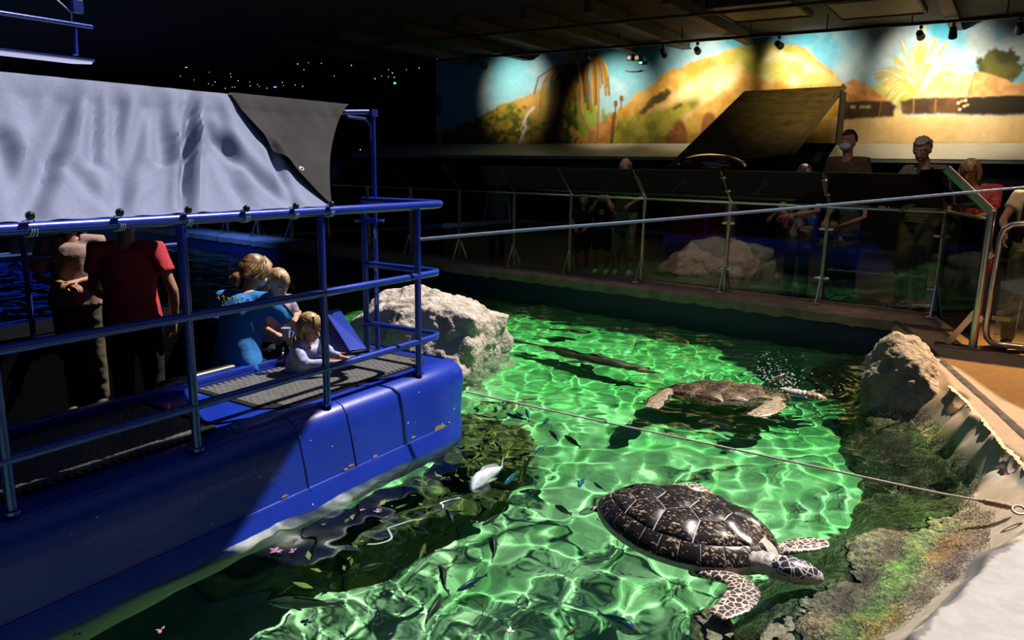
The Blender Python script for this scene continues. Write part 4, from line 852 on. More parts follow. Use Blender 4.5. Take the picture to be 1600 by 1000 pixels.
def turtle(loc, ang, L, wid, dome, label, ms, tilt=(0, 0), limbs=None, head=None):
    Msc, Mseam, Mflip, Mhead, Mneck = ms
    t = empty('sea_turtle', loc, 0, label=label, cat='turtle'); R = Matrix.Rotation(ang, 3, 'Z'); RX = Matrix.Rotation(tilt[0], 3, 'X')@Matrix.Rotation(tilt[1], 3, 'Y')
    ho = L/2
    def w(a):                                  # half width, broad shoulders, pointed tail
        u = max(-1, min(1, a/ho)); e = max(0, 1-abs(u)**2.4)
        return wid*(e**.62)*(1-.17*max(0, -u)+.02*u)*(1.0 if u > 0 else (1-.10*u*u))
    def dz(a, b):
        u = a/ho; s = b/max(wid, 1e-4); r = min(1, sqrt((abs(u)**2.2)+(abs(s/(max(.15, (w(a*.98)/wid))))**2.2)*(1-abs(u)**2.2)))
        return dome*(1-r**2.1)**.60+.010*cos(u*14)*max(0, 1-abs(s)*3)
    def T(p): return R@(RX@Vector(p))
    # base shell in seam colour, underneath it the plastron
    g = G(); vs = []; fs = []; na, nb = 40, 28
    for i in range(na+1):
        a = -ho*.998+(2*ho*.996)*i/na
        for j in range(nb+1): s = -1+2*j/nb; b = w(a)*s; vs.append(T((a, b, dz(a, b)*(1 if abs(s) < .999 else 0))))
    n1 = len(vs)
    for i in range(na+1):
        a = -ho*.99+(2*ho*.98)*i/na
        for j in range(nb+1): s = -1+2*j/nb; vs.append(T((a, w(a)*s*.97, -.05*(1-s*s)-.012)))
    q = lambda i, j: i*(nb+1)+j
    for i in range(na):
        for j in range(nb): fs.append((q(i, j), q(i+1, j), q(i+1, j+1), q(i, j+1))); fs.append((n1+q(i, j), n1+q(i, j+1), n1+q(i+1, j+1), n1+q(i+1, j)))
        fs.append((q(i, 0), n1+q(i, 0), n1+q(i+1, 0), q(i+1, 0))); fs.append((q(i, nb), q(i+1, nb), n1+q(i+1, nb), n1+q(i, nb)))
    g.v, g.f = vs, fs; shell = g.build('carapace', Mseam, t, smooth=True, recv=True)
    k = ho/.48; kw = wid/.37
    def ringpt(f, sc): return None
    def scute(poly, bul, name='scute', gap=.0036):
        P = [Vector((x, y, 0)) for x, y in poly]; c = sum(P, Vector())/len(P); D = []
        for a, b in zip(P, P[1:]+P[:1]):
            m = max(1, int((b-a).length/.018)); D += [a.lerp(b, i/m) for i in range(m)]
        D = [c+(p-c)*max(.3, 1-gap/max(.01, (p-c).length)) for p in D]; g = G(); n = len(D); vs = []; K = 6
        def P3(p, h): return T((p.x, p.y, dz(p.x, p.y)+h))
        for kk, h in ((0, -.004), (0, .0025)): vs += [P3(p, h) for p in D]
        for i in range(1, K): f = i/K; vs += [P3(p.lerp(c, f), .003+bul*(1-(1-f)**2)) for p in D]
        vs.append(P3(c, .003+bul)); fs = [(i*n+j, i*n+(j+1) % n, (i+1)*n+(j+1) % n, (i+1)*n+j) for i in range(K) for j in range(n)]
        fs += [(K*n+j, K*n+(j+1) % n, len(vs)-1) for j in range(n)]
        g.v, g.f = vs, fs; g.build(name, Msc, shell, smooth='auto', recv=True)
    vb = [.40, .225, .05, -.13, -.29, -.40]; vw = [.10, .055, .06, .055, .045, .03]; vm = [.095, .135, .14, .12, .08]
    vmid = [(.31), (.137), (-.04), (-.21), (-.345)]
    for i in range(5):
        a0, a1 = vb[i]*k, vb[i+1]*k; m = vmid[i]*k
        scute([(a0, vw[i]*kw), (m, vm[i]*kw), (a1, vw[i+1]*kw), (a1, -vw[i+1]*kw), (m, -vm[i]*kw), (a0, -vw[i]*kw)], .010)
    IN = .80
    def wi(a): return w(a/IN*.94)*IN           # inner edge of the marginals
    for sd in (1, -1):
        ob = [.385, .165, -.03, -.22, -.40]
        inner = [[(.40, .10), (.31, .095), (.225, .055), (.137, .135)], [(.137, .135), (.05, .06), (-.04, .14)], [(-.04, .14), (-.13, .055), (-.21, .12)], [(-.21, .12), (-.29, .045), (-.345, .08), (-.40, .03)]]
        for i in range(4):
            poly = [(a*k, b*kw*sd) for a, b in inner[i]]; o = [(a*k, max(wi(a*k), .02)*sd) for a in np.linspace(ob[i+1], ob[i], 7)]
            scute(poly+o, .017)
        mb = [.405, .36, .285, .20, .11, .02, -.07, -.155, -.235, -.305, -.36, -.405]
        for i in range(11):
            a1, a0 = mb[i], mb[i+1]; pin = [(a*k, max(wi(a*k), .004)*sd) for a in np.linspace(a0, a1, 3)]
            sc = 1.165; po = [(a*k*sc, w(min(ho*.985, abs(a*k*sc))*(1 if a > 0 else -1))*.992*sd) for a in np.linspace(a1, a0, 3)]
            scute(pin+po, .003, 'marginal_scute', .0024)
    for nm, pts, rr, lb in limbs:
        g = G(); P = spline(pts, 6); n = len(P); xs = np.linspace(0, 1, len(rr)); rad = [(float(np.interp(i/(n-1), xs, [r[0] for r in rr])), float(np.interp(i/(n-1), xs, [r[1] for r in rr]))) for i in range(n)]
        d = (P[-1]-P[0]); side = d.cross(Vector((0, 0, 1)))
        g.tube([p-Vector(loc) for p in P], rad, 20, side=side); o = g.build(nm, Mflip, t, smooth=True, recv=True); 
        if lb: o['label'] = lb
    if head:
        hp, hr = head; P = [Vector(p)-Vector(loc) for p in hp]; side = (P[-1]-P[0]).cross(Vector((0, 0, 1)))
        g = G(); Q = spline(P[:4], 5); g.tube(Q, [(float(np.interp(i/(len(Q)-1), np.linspace(0, 1, 4), [r[0] for r in hr[:4]])), float(np.interp(i/(len(Q)-1), np.linspace(0, 1, 4), [r[1] for r in hr[:4]]))) for i in range(len(Q))], 20, side=side)
        displace(g, lambda v: Vector((0, 0, .004*sin(v.x*150)))); g.build('neck', Mneck, t, smooth=True, recv=True)
        g = G(); Q = spline(P[3:], 6); n = len(Q); hh = hr[3:]; g.tube(Q, [(float(np.interp(i/(n-1), np.linspace(0, 1, len(hh)), [r[0] for r in hh])), float(np.interp(i/(n-1), np.linspace(0, 1, len(hh)), [r[1] for r in hh]))) for i in range(n)], 24, side=side)
        zc = Q[n//2].z
        hd = g.build('head', [Mhead, Mneck], t, smooth=True, recv=True)
        for p in hd.data.polygons:             # dark plates on the crown, pale cheeks below
            if p.center.z < zc+.004: p.material_index = 1
        d = (P[-1]-P[3]).normalized(); sv = side.normalized(); e0 = P[4].lerp(P[5], .35) if len(P) > 5 else P[4]
        for s in (1, -1):
            g = G(); g.ell(e0+sv*s*hr[4][0]*.84+Vector((0, 0, .012)), (.011, .011, .009), 12); g.build('eye', mat('wet_black_eye', (.01, .01, .01), .08), t, smooth=True)
        g = G(); tip = P[-1]; g.tube([e0+sv*hh[-2][0]*1.0-Vector((0, 0, .014)), tip+d*.014-Vector((0, 0, .012)), e0-sv*hh[-2][0]*1.0-Vector((0, 0, .014))], .0022, 5); g.build('mouth', mat('dark_mouth_line', (.05, .04, .03), .6), t)
    return t
ms1 = (scute_mat('black_flecked_scute', (.010, .010, .014), (.022, .016, .014), (.45, .34, .24), .612, .30), mat('pale_shell_seam', (.50, .44, .40), .6, 0, (.36, .30, .26), 20),
       scale_mat('dark_scaled_flipper', (.025, .020, .022), (.075, .055, .055), (.60, .47, .38), 36), scale_mat('dark_head_plates', (.010, .011, .02), (.03, .03, .045), (.55, .50, .48), 30, .045),
       mat('speckled_grey_neck_skin', (.42, .38, .36), .5, 0, (.10, .09, .09), 70, .08, 50, contrast=(.56, .64)))
z1 = .05
A = lambda x, y, z: at(x, y, z)
limbs1 = [('front_flipper', [A(1080, 893, .02), A(1120, 903, .03), A(1160, 915, .05), A(1178, 935, .06), A(1150, 950, .065), A(1122, 962, .06)], [(.05, .028), (.055, .024), (.060, .018), (.072, .013), (.066, .010), (.040, .007)], None),
          ('front_flipper', [A(1195, 860, .02), A(1222, 858, .03), A(1250, 852, .04), A(1275, 849, .045), A(1294, 850, .05)], [(.035, .022), (.05, .02), (.068, .014), (.062, .010), (.034, .006)], None),
          ('rear_flipper', [A(1010, 785, .02), A(1045, 768, .05), A(1085, 762, .07), A(1112, 772, .05)], [(.04, .02), (.055, .018), (.06, .014), (.03, .008)], None),
          ('rear_flipper', [A(965, 800, .02), A(942, 798, .03), A(924, 794, .03)], [(.04, .02), (.034, .014), (.018, .007)], None)]
limbs1[0] = ('front_flipper', [A(1085, 890, .02), A(1118, 898, .03), A(1150, 908, .05), A(1162, 925, .06), A(1148, 945, .062), A(1120, 962, .055)], [(.05, .028), (.052, .024), (.058, .020), (.072, .014), (.068, .010), (.040, .007)], None)
head1 = ([A(1150, 868, .05), A(1178, 876, .06), A(1200, 881, .07), A(1214, 886, .07), A(1236, 890, .078), A(1260, 896, .070), A(1277, 902, .055)], [(.062, .044), (.064, .048), (.064, .050), (.066, .052), (.070, .055), (.060, .048), (.034, .030)])
turtle((-1.19, 3.47, .035), radians(-4), .97, .365, .165, 'large black-shelled sea turtle at the surface with its head resting on the algae shelf', ms1, tilt=(radians(-2), radians(1)), limbs=limbs1, head=head1)
ms2 = (scute_mat('brown_mottled_scute', (.022, .014, .010), (.085, .052, .028), (.22, .15, .08), .58, .4), mat('tan_shell_seam', (.26, .18, .09), .6, 0, (.16, .10, .05), 20),
       scale_mat('tan_scaled_flipper', (.10, .075, .04), (.22, .17, .11), (.32, .26, .17), 30), scale_mat('tan_head_plates', (.09, .06, .03), (.15, .1, .06), (.42, .34, .22), 30, .045), ms1[4])
limbs2 = [('rear_flipper', [A(1045, 612, -.02), A(1030, 625, -.01), A(1018, 638, .0)], [(.05, .03), (.09, .022), (.06, .012)], None),
          ('front_flipper', [A(1215, 622, -.02), A(1210, 634, .0), A(1190, 645, .0), A(1160, 650, -.015)], [(.05, .03), (.09, .022), (.08, .015), (.035, .008)], None),
          ('front_flipper', [A(1205, 600, .0), A(1213, 592, .05), A(1222, 586, .10)], [(.05, .03), (.085, .02), (.05, .01)], None)]
head2 = ([A(1225, 612, -.02), A(1245, 616, -.01), A(1255, 618, -.005), A(1262, 619, .0), A(1272, 621, .0), A(1281, 623, .0), A(1288, 625, -.01)], [(.05, .04), (.05, .04), (.05, .042), (.052, .042), (.056, .044), (.046, .038), (.026, .024)])
turtle((-1.83, 6.12, -.085), radians(27), 1.12, .36, .125, 'brown sea turtle swimming away in the middle of the pool amid splashes', ms2, limbs=limbs2, head=head2)
# splash drops thrown up around the swimming turtle
g = G(); random.seed(5)
for i in range(230):
    x, y = random.gauss(1213, 20), random.gauss(592, 13)
    if i % 4 == 0: x, y = random.uniform(1180, 1330), random.uniform(596, 660)
    if i % 6 == 0: x, y = random.uniform(1180, 1240), random.uniform(545, 590)
    r = random.uniform(.0025, .0075); p = at(x, y, .004+max(0, random.gauss(.02, .03))); g.ell(p, (r*random.uniform(.8, 2), r, r), 6)
g.build('splash_drops', mat('white_water_drop', (.75, .8, .8), .2, spec=.8), smooth=True, label='spray of white water drops around the swimming turtle', cat='splash', kind='stuff')

# ================================================================ FISH
def fish(name, p0, p1, mt, label, z=-.3, hgt=.30, thick=.14, fork=.9, bend=0.0, cat='fish', group=None, roll=0.0, surf=False):
    z = z if surf else max(-.24, z*.6)
    a = under(*p0, z) if not surf else at(*p0, z); b = under(*p1, z) if not surf else at(*p1, z)   # a = snout, b = tail tip
    L = (a-b).length; c = (a+b)/2; ang = atan2(a.y-b.y, a.x-b.x)
    t = empty(name, c, ang, label=label, cat=cat); 
    if group: t['group'] = group
    g = G(); n = 14; m = 12; vs = []
    RR = Matrix.Rotation(roll, 3, 'X')
    prof = [(0, .02), (.04, .28), (.10, .55), (.2, .86), (.32, 1), (.45, .97), (.58, .80), (.7, .55), (.8, .32), (.88, .20)]
    def cen(u): return Vector((L*(.5-u), bend*L*sin(u*3.4-1.2)*(u+.2), 0))
    for u, h in prof:
        for k in range(m): th = 2*pi*k/m; vs.append(cen(u)+RR@Vector((0, sin(th)*thick*L*.5*h, cos(th)*hgt*L*.5*h)))
    fs = [(i*m+k, i*m+(k+1) % m, (i+1)*m+(k+1) % m, (i+1)*m+k) for i in range(len(prof)-1) for k in range(m)]+[tuple(range(m))[::-1], tuple(range((len(prof)-1)*m, len(prof)*m))]
    g.v, g.f = vs, fs; g.build('body', mt, t, smooth=True, recv=True)
    def fin(nm, pts, th=.006):
        g = G(); P = [RR@Vector(p) for p in pts]; nn = len(P); d = RR@Vector((0, th*L*.8, 0)); g.v = [tuple(p+d+cen(.5)*0) for p in P]+[tuple(p-d) for p in P]
        g.f = [tuple(range(nn)), tuple(range(nn, 2*nn))[::-1]]+[(i, (i+1) % nn, nn+(i+1) % nn, nn+i) for i in range(nn)]; g.build(nm, mt, t, recv=True)
    q = cen(.86); e = cen(1.0); H = hgt*L*.5
    fin('tail_fin', [(q.x, q.y, H*.2), (e.x, e.y, H*fork*.95), (e.x+L*.045, e.y, 0), (e.x, e.y, -H*fork*.95), (q.x, q.y, -H*.2)])
    fin('dorsal_fin', [(L*.22, cen(.28).y, H*.85), (L*.10, cen(.4).y, H*1.28), (-L*.15, cen(.65).y, H*1.0), (-L*.27, cen(.77).y, H*.45), (-L*.1, cen(.6).y, H*.6)])
    for s in (1, -1):
        g = G(); yy = s*thick*L*.42; g.v = [(L*.2, yy, -H*.1), (L*.04, yy*2.2, -H*.35), (L*.0, yy*2.4, -H*.15), (L*.10, yy*1.1, H*.1), (L*.2, yy, -H*.1+.003), (L*.04, yy*2.2, -H*.35+.003), (L*.0, yy*2.4, -H*.15+.003), (L*.10, yy*1.1, H*.1+.003)]
        g.f = [(0, 1, 2, 3), (7, 6, 5, 4), (0, 4, 5, 1), (1, 5, 6, 2), (2, 6, 7, 3), (3, 7, 4, 0)]; g.build('pectoral_fin', mt, t, recv=True)
        g = G(); g.ell((L*.40, s*thick*L*.30, H*.12), (L*.016, L*.01, L*.016), 8); g.build('eye', M_black, t, smooth=True)
    return t
F_dark = mat('dark_fish_skin', (.015, .025, .022), .4, 0, (.03, .045, .03), 30); F_blue = mat('blue_fish_skin', (.01, .10, .28), .35, 0, (.02, .17, .32), 30)
F_navy = mat('navy_fish_skin', (.01, .03, .07), .35, 0, (.02, .06, .12), 30); F_pale = mat('pale_silver_fish_skin', (.55, .60, .66), .3, 0, (.38, .43, .5), 20)
F_olive = mat('olive_fish_skin', (.06, .08, .01), .4, 0, (.12, .13, .02), 30); F_brown = mat('brown_fish_skin', (.20, .10, .07), .4, 0, (.3, .17, .12), 20)
F_teal = mat('teal_fish_skin', (.005, .12, .10), .3, 0, (.01, .22, .16), 12, attr=None)
fish('fish', (740, 768), (770, 724), F_pale, 'pale silver fish breaking the surface near the hull corner', -.01, .30, .20, .8, .16, surf=True)
fish('fish', (748, 628), (782, 632), F_dark, 'black fish swimming level just right of the boat corner', -.12, .30, .14)
fish('fish', (772, 652), (730, 644), F_brown, 'pinkish brown slender fish next to the hull corner', -.15, .16, .1)
fish('fish', (790, 645), (828, 657), F_blue, 'bright blue fish just below the black one off the boat corner', -.2, .26, .12)
fish('fish', (822, 640), (826, 654), F_blue, 'small bright blue fish nose up beside the larger blue one', -.15, .5, .15)
fish('fish', (858, 652), (848, 668), F_navy, 'small navy fish alone left of the tiny red leaf', -.2, .4, .15)
fish('fish', (858, 674), (872, 690), F_navy, 'navy fish pointing up left, ahead of a darker one', -.25, .34, .15)
fish('fish', (880, 680), (906, 696), F_dark, 'dark green fish trailing behind a navy one', -.3, .42, .15)
fish('fish', (816, 624), (846, 621), F_olive, 'thin olive fish above the rope near the boat corner', -.15, .22, .1)
fish('fish', (788, 756), (808, 738), F_blue, 'blue fish right beside the pale surfacing fish', -.2, .34, .14)
fish('fish', (832, 706), (852, 697), F_blue, 'short blue fish over the edge of the dark reef', -.2, .3, .14)
fish('fish', (708, 816), (695, 792), F_navy, 'blue-black fish lying across the wavy white reflection', -.12, .36, .15)
fish('fish', (752, 824), (785, 798), F_dark, 'dark fish with a thin curved tail left of centre', -.2, .26, .12, bend=.05)
fish('fish', (776, 836), (760, 872), F_dark, 'stout dark fish diving, just below the curved-tail one', -.22, .44, .2, bend=-.12)
fish('fish', (664, 848), (652, 882), F_olive, 'slim dark olive fish swimming upright over pale sand', -.15, .22, .12)
fish('fish', (682, 886), (712, 922), F_dark, 'dark hooked fish nosing up left over pale sand', -.35, .36, .16, bend=.16)
fish('fish', (712, 922), (762, 898), F_navy, 'blue-black fish with forked tail next to the hooked one', -.2, .24, .14)
fish('fish', (684, 926), (678, 980), F_dark, 'brown-black fish bent downward at the lower centre', -.2, .30, .15, bend=.14)
fish('fish', (418, 942), (536, 946), F_dark, 'biggest dark fish lying level below the near part of the hull', -.25, .30, .16)
fish('fish', (560, 890), (602, 878), F_dark, 'black fish in the shade above the biggest dark fish', -.25, .34, .16)
fish('fish', (866, 790), (892, 802), F_dark, 'dark fish with fins spread left of the large turtle', -.25, .75, .14, .9)
fish('fish', (905, 762), (912, 744), F_blue, 'curved blue fish behind the tail of the large turtle', -.2, .3, .15, bend=.1)
fish('fish', (928, 754), (944, 766), F_navy, 'dark blue fish touching the tail end of the large turtle', -.2, .3, .15)
tf = fish('parrotfish', (1004, 992), (932, 955), F_teal, 'large teal parrotfish with a blue and yellow head at the bottom edge', -.18, .42, .2, .7)
fish('fish', (898, 975), (888, 1000), F_olive, 'small yellow-green fish near the bottom edge left of the parrotfish', -.2, .3, .14, bend=.2)
fish('fish', (640, 822), (672, 836), F_dark, 'dark forked-tail fish below the wavy white reflection', -.3, .3, .14)
fish('fish', (700, 800), (730, 796), F_dark, 'dark fish shadowed under the end of the wavy white reflection', -.32, .26, .12)
fish('fish', (758, 940), (752, 960), F_olive, 'tiny olive fish over pale sand at lower centre', -.2, .3, .14)
for p in tf.children:
    if p.name.startswith('body'):
        me = p.data; a = me.color_attributes.new('col', 'FLOAT_COLOR', 'POINT'); xs = [v.co.x for v in me.vertices]; mx = max(xs)
        for i, x in enumerate(xs): c = (.005, .16, .12) if x < mx*.45 else ((.01, .08, .30) if x < mx*.62 else (.30, .32, .08)); a.data[i].color = (*c, 1)
        me.materials.clear(); me.materials.append(mat('painted_parrotfish_skin', (.1, .1, .1), .25, attr='col', col2=(.5, .6, .6), scale=20))
# one shark, and a beam shadow modelled as a long dark fish shape
fish('shark', (926, 519), (832, 512), mat('brown_shark_skin', (.04, .02, .015), .5, 0, (.06, .03, .02), 8), 'dark brown shark gliding near the far edge of the lit water', -.35, .13, .14, 1.1)
fish('shark', (1035, 584), (790, 531), mat('beam_shadow_dark', (.018, .02, .012), .5, 0, (.045, .04, .02), 5), 'long beam shadow modelled as a dark fish shape, stretched out behind the brown turtle', -.30, .12, .12, .8, .02)
# petals and leaves afloat
M_petal = mat('purple_petal', (.18, .03, .10), .5, 0, (.42, .22, .36), 60); M_red = mat('dark_red_leaf', (.30, .02, .01), .4, 0, (.4, .06, .03), 40)
def petal(x, y, s, m, label, cat='petal', n=5, group=None, z=.004):
    s *= .62; p = at(x, y, z); g = G(); r = random.Random(int(x*7+y))
    for k in range(n):
        a = r.uniform(0, 6.28); d = Vector((cos(a), sin(a), r.uniform(-.1, .25))); side = Vector((-sin(a), cos(a), 0)); t = .0012
        q = [Vector(), d*s*.5+side*s*.28, d*s, d*s*.55-side*s*.28]; g.slab(q, (0, 0, 1), t)
    o = g.build('floating_'+cat, m, None, label=label, cat=cat, recv=True); o.location = p
    if group: o['group'] = group
petal(478, 973, .045, M_petal, 'purple petals floating below the biggest dark fish', n=6); petal(252, 984, .035, M_petal, 'purple petals floating on lit green water near the hull, bottom left', n=4); petal(120, 992, .03, M_petal, 'purple petals in the shade at the bottom left corner', n=4)
petal(432, 860, .06, M_petal, 'dull purple petal cluster in the dark water along the hull', n=7); petal(458, 861, .04, M_petal, 'smaller purple petal bit right of the dull cluster along the hull', n=4); petal(566, 797, .03, M_petal, 'purple petals at the hull side near a ring of foam', n=5)
petal(590, 798, .045, M_petal, 'long purple petal under a white loop near the hull', n=6); petal(550, 810, .025, M_petal, 'pale purple petals on a thin line near the hull', n=5); petal(604, 808, .02, M_petal, 'pale petal just above the wavy white reflection', n=3)
petal(909, 618, .026, M_red, 'red leaf floating above the thin rope', 'leaf', 4); petal(890, 653, .022, M_red, 'small dark red leaf just below the thin rope', 'leaf', 3); petal(798, 985, .03, mat('white_feather', (.7, .68, .68), .6), 'white feather on the water at bottom centre', 'feather', 5)
petal(610, 990, .014, M_petal, 'tiny dark petal at the bottom edge', n=3); petal(1018, 915, .012, M_black, 'tiny black leaf speck left of the near flipper', 'leaf', 3); petal(745, 815, .012, F_pale, 'small white foam fleck right of the wavy white reflection', 'foam', 4); petal(868, 738, .014, F_pale, 'white foam fleck midway between boat and large turtle', 'foam', 5)
# weedy leaves on the reef
g = G(); random.seed(9)
for i in range(300):
    if i % 7: x, y = random.uniform(732, 838), random.uniform(622, 735)
    else: x, y = random.uniform(480, 780), 0; y = 905-(x-480)*.62+random.uniform(-55, 20)
    p = under(x, y, -.40); a = random.uniform(0, 6.28); d = Vector((cos(a), sin(a), random.uniform(0, .5))); s = Vector((-sin(a), cos(a), 0)); l = random.uniform(.03, .075)
    g.slab([p, p+d*l*.5+s*l*.22, p+d*l, p+d*l*.5-s*l*.22], (0, 0, 1), .001)
g.build('weed_leaves', mat('yellow_green_weed', (.07, .12, .01), .6, 0, (.20, .17, .02), 7), recv=True, label='yellow-green weed leaves covering the reef beside the boat', cat='weed', kind='stuff')
# ================================================================ PEOPLE
M_skin = mat('skin', (.50, .27, .18), .55, 0, (.44, .22, .14), 12, spec=.35); M_skin2 = mat('tanned_skin', (.34, .17, .10), .55, 0, (.28, .13, .08), 12)
M_eye = mat('eye_white', (.7, .7, .68), .2); M_iris = mat('dark_iris', (.03, .02, .015), .15); M_lip = mat('lip_pink', (.40, .13, .11), .5); M_brow = mat('brow_hair', (.10, .06, .03), .8)
def cloth(n, c, c2=None, sc=14): return mat(n, c, .85, 0, c2 or tuple(x*.75 for x in c), sc, .05, 40, spec=.15)
M_shoe = mat('dark_shoe', (.03, .03, .03), .6); M_shoew = mat('white_shoe', (.5, .5, .48), .6); M_denim = cloth('dark_trousers', (.015, .016, .022)); M_blackc = cloth('black_cloth', (.012, .012, .014))
STAND = dict(pel=(0, 0, .95), spi=(0, .01, 1.14), che=(0, 0, 1.34), nec=(0, .01, 1.47), hea=(0, .03, 1.63), shl=(-.185, -.01, 1.42), shr=(.185, -.01, 1.42), ell=(-.25, -.03, 1.14), elr=(.25, -.03, 1.14), wrl=(-.27, .07, .90), wrr=(.27, .07, .90),
             hil=(-.09, 0, .92), hir=(.09, 0, .92), knl=(-.10, .03, .50), knr=(.10, .03, .50), anl=(-.11, -.01, .08), anr=(.11, -.01, .08))
def person(name, loc, rz, label, h=1.75, top=None, low=None, hair=None, skin=None, pose=None, look=(0, 0), short=.55, legs='long', hairstyle='short', mask=None, fem=False, shoe=None, kid=False, hand=('relax', 'relax'), extra=None, baggy=1.0, vox=.013):
    J = {k: Vector(v) for k, v in STAND.items()}
    for k, v in (pose or {}).items(): J[k] = Vector(v)
    S_ = h/1.75; hs = (1.28 if kid else 1.0); skin = skin or M_skin
    if kid: 
        for k in ('shl', 'shr'): J[k].x *= .92
    t = empty(name, loc, rz, label=label, cat='person'); t.scale = (S_,)*3
    sx = Vector((1, 0, 0)); fm = .90 if fem else 1.0; sw = .92 if fem else 1
    up = (J['nec']-J['che']).normalized()
    # --- body: head, neck, arms, legs in one continuous surface
    g = G(); Hc = J['hea']; yaw, pit = look; HR = Matrix.Rotation(yaw, 3, 'Z')@Matrix.Rotation(pit, 3, 'X')
    def H(p): return Hc+HR@(Vector(p)*hs)
    g.ell(H((0, -.012, .035)), (.076*hs, .094*hs, .088*hs), 20, HR); g.ell(H((0, .020, -.025)), (.060*hs, .072*hs, .090*hs), 18, HR); g.ell(H((0, .052, -.085)), (.034*hs, .034*hs, .026*hs), 12, HR)
    g.tube([H((0, .086, .022)), H((0, .103, -.010)), H((0, .112, -.026))], [.009*hs, .013*hs, .016*hs], 8, side=HR@sx)
    for s in (-1, 1): g.ell(H((s*.014, .098, -.030)), (.010*hs,)*3, 8); g.ell(H((s*.080, -.004, -.008)), (.010*hs, .022*hs, .033*hs), 10, HR); g.ell(H((s*.030, .070, .030)), (.026*hs, .018*hs, .010*hs), 10, HR)
    g.ell(H((0, .088, -.058)), (.024*hs, .012*hs, .010*hs), 10, HR)
    g.tube([J['nec']-up*.05, J['nec']+up*.02, H((0, -.012, -.06))], [.062, .054*fm, .052*fm*hs**.5], 14, side=sx)
    g.tube([J['pel'], J['spi'], J['che'], J['nec']-up*.06], [(.15, .10), (.125*fm, .09), (.155*fm, .10), (.10, .07)], 16, side=sx)
    for s, sh, el, wr in ((-1, 'shl', 'ell', 'wrl'), (1, 'shr', 'elr', 'wrr')):
        a, b, c = J[sh], J[el], J[wr]; g.tube([a.lerp(J['che'], .25), a, a.lerp(b, .5), b, b.lerp(c, .3), c], [.050, .050*fm, .043*fm, .036*fm, .038*fm, .024*fm], 12)
    for s, hi, kn, an in ((-1, 'hil', 'knl', 'anl'), (1, 'hir', 'knr', 'anr')):
        a, b, c = J[hi], J[kn], J[an]; g.tube([a, a.lerp(b, .4), b, b.lerp(c, .35), c], [.088, .076, .052, .055, .034], 12, side=sx)
        f = Vector((0, 1, 0)); g.tube([c+Vector((0, -.03, -.035)), c+Vector((0, .06, -.04)), c+Vector((0, .14, -.055))], [(.032, .030), (.038, .026), (.030, .015)], 10, side=sx)
    g = fuse(g, vox, 3, .5)
    # hands: palm, four unequal fingers, a thumb off the side
    for s, el, wr, mode in ((-1, 'ell', 'wrl', hand[0]), (1, 'elr', 'wrr', hand[1])):
        w = J[wr]; d = (w-J[el]).normalized()
        if isinstance(mode, tuple): d = Vector(mode[1]).normalized(); mode = mode[0]
        inn = Vector((-s, 0, 0)) if abs(d.z) > .6 else Vector((0, 0, -1)); inn = (inn-d*inn.dot(d)).normalized(); sd = d.cross(inn).normalized()*(1 if s > 0 else -1); sd = sd if sd.y > 0 or abs(d.y) > .7 else -sd
        k = hs*.97; curl = {'relax': .5, 'grip': 1.25, 'flat': .12, 'fold': .8}[mode]
        g.tube([w-d*.01, w+d*.035*k, w+d*.085*k], [(.020*k, .028*k), (.018*k, .037*k), (.014*k, .038*k)], 10, side=inn)
        for i, ln in enumerate((.068, .078, .073, .056)):
            o = w+d*.080*k+sd*(.027-.018*i)*k; a = 0; P = [o]; dd = d
            for q, fr in enumerate((.42, .32, .26)): a += curl*(.45+.3*q); P.append(P[-1]+(d*cos(a)+inn*sin(a))*ln*fr*k)
            g.tube(P, [.0092*k, .0086*k, .0078*k, .0066*k], 7)
        o = w+d*.022*k+sd*.026*k; dt = (d*.65+sd*.7+inn*(.35+curl*.4)).normalized(); g.tube([o, o+dt*.036*k, o+(dt+d*.5+inn*curl*.4).normalized()*.064*k], [.013*k, .011*k, .008*k], 8)
    body = g.build('body', skin, t, smooth=True, fix=True)
    # --- face pieces
    for s in (-1, 1):
        e = G(); e.ell(H((s*.030, .080, .012)), (.0125*hs, .008*hs, .0075*hs), 10, HR); eo = e.build('eye', M_eye, t, smooth=True)
        e = G(); e.ell(H((s*.030, .0875, .012)), (.0058*hs, .003*hs, .0058*hs), 8, HR); e.build('iris', M_iris, eo, smooth=True)
        e = G(); e.tube([H((s*.014, .090, .034)), H((s*.032, .088, .040)), H((s*.048, .072, .034))], .0036*hs, 6); e.build('eyebrow', M_brow, t, smooth=True)
    if not mask:
        e = G(); e.tube([H((-.022, .090, -.060)), H((0, .101, -.058)), H((.022, .090, -.060))], [.003*hs, .0058*hs, .003*hs], 8); e.build('mouth', M_lip, t, smooth=True)
    else:
        e = G(); e.ell(H((0, .058, -.045)), (.064*hs, .060*hs, .050*hs), 16, HR); mo = e.build('face_mask', mask, t, smooth=True)
        e = G(); 
        for s in (-1, 1): e.tube([H((s*.05, .07, -.03)), H((s*.078, .03, -.012)), H((s*.084, .0, -.0))], .0018, 5)
        e.build('ear_loop', mask, mo)
    # --- hair
    if hair:
        e = G(); rr = random.Random(int(loc[0]*100)); n = 26; m = 20; vs = []; fs = []
        lo = {'short': -.030, 'bob': -.12, 'long': -.03, 'tail': -.03, 'bald': -.03}[hairstyle]
        for i in range(m+1):
            th = .02+(pi*.60)*i/m
            for j in range(n):
                ph = 2*pi*j/n; x, y, z = sin(th)*cos(ph), sin(th)*sin(ph), cos(th)
                if y > .15: zz = max(z, .46+.25*(1-y))
                else: zz = z
                if zz > z: f = sqrt(max(0, 1-zz*zz))/max(1e-4, sqrt(x*x+y*y)); x, y, z = x*f, y*f, zz
                q = 1.0+.02*noise.noise(Vector((x*5, y*5, z*5))); vs.append(H((x*.088*q, -.012+y*.106*q, .038+z*.100*q)))
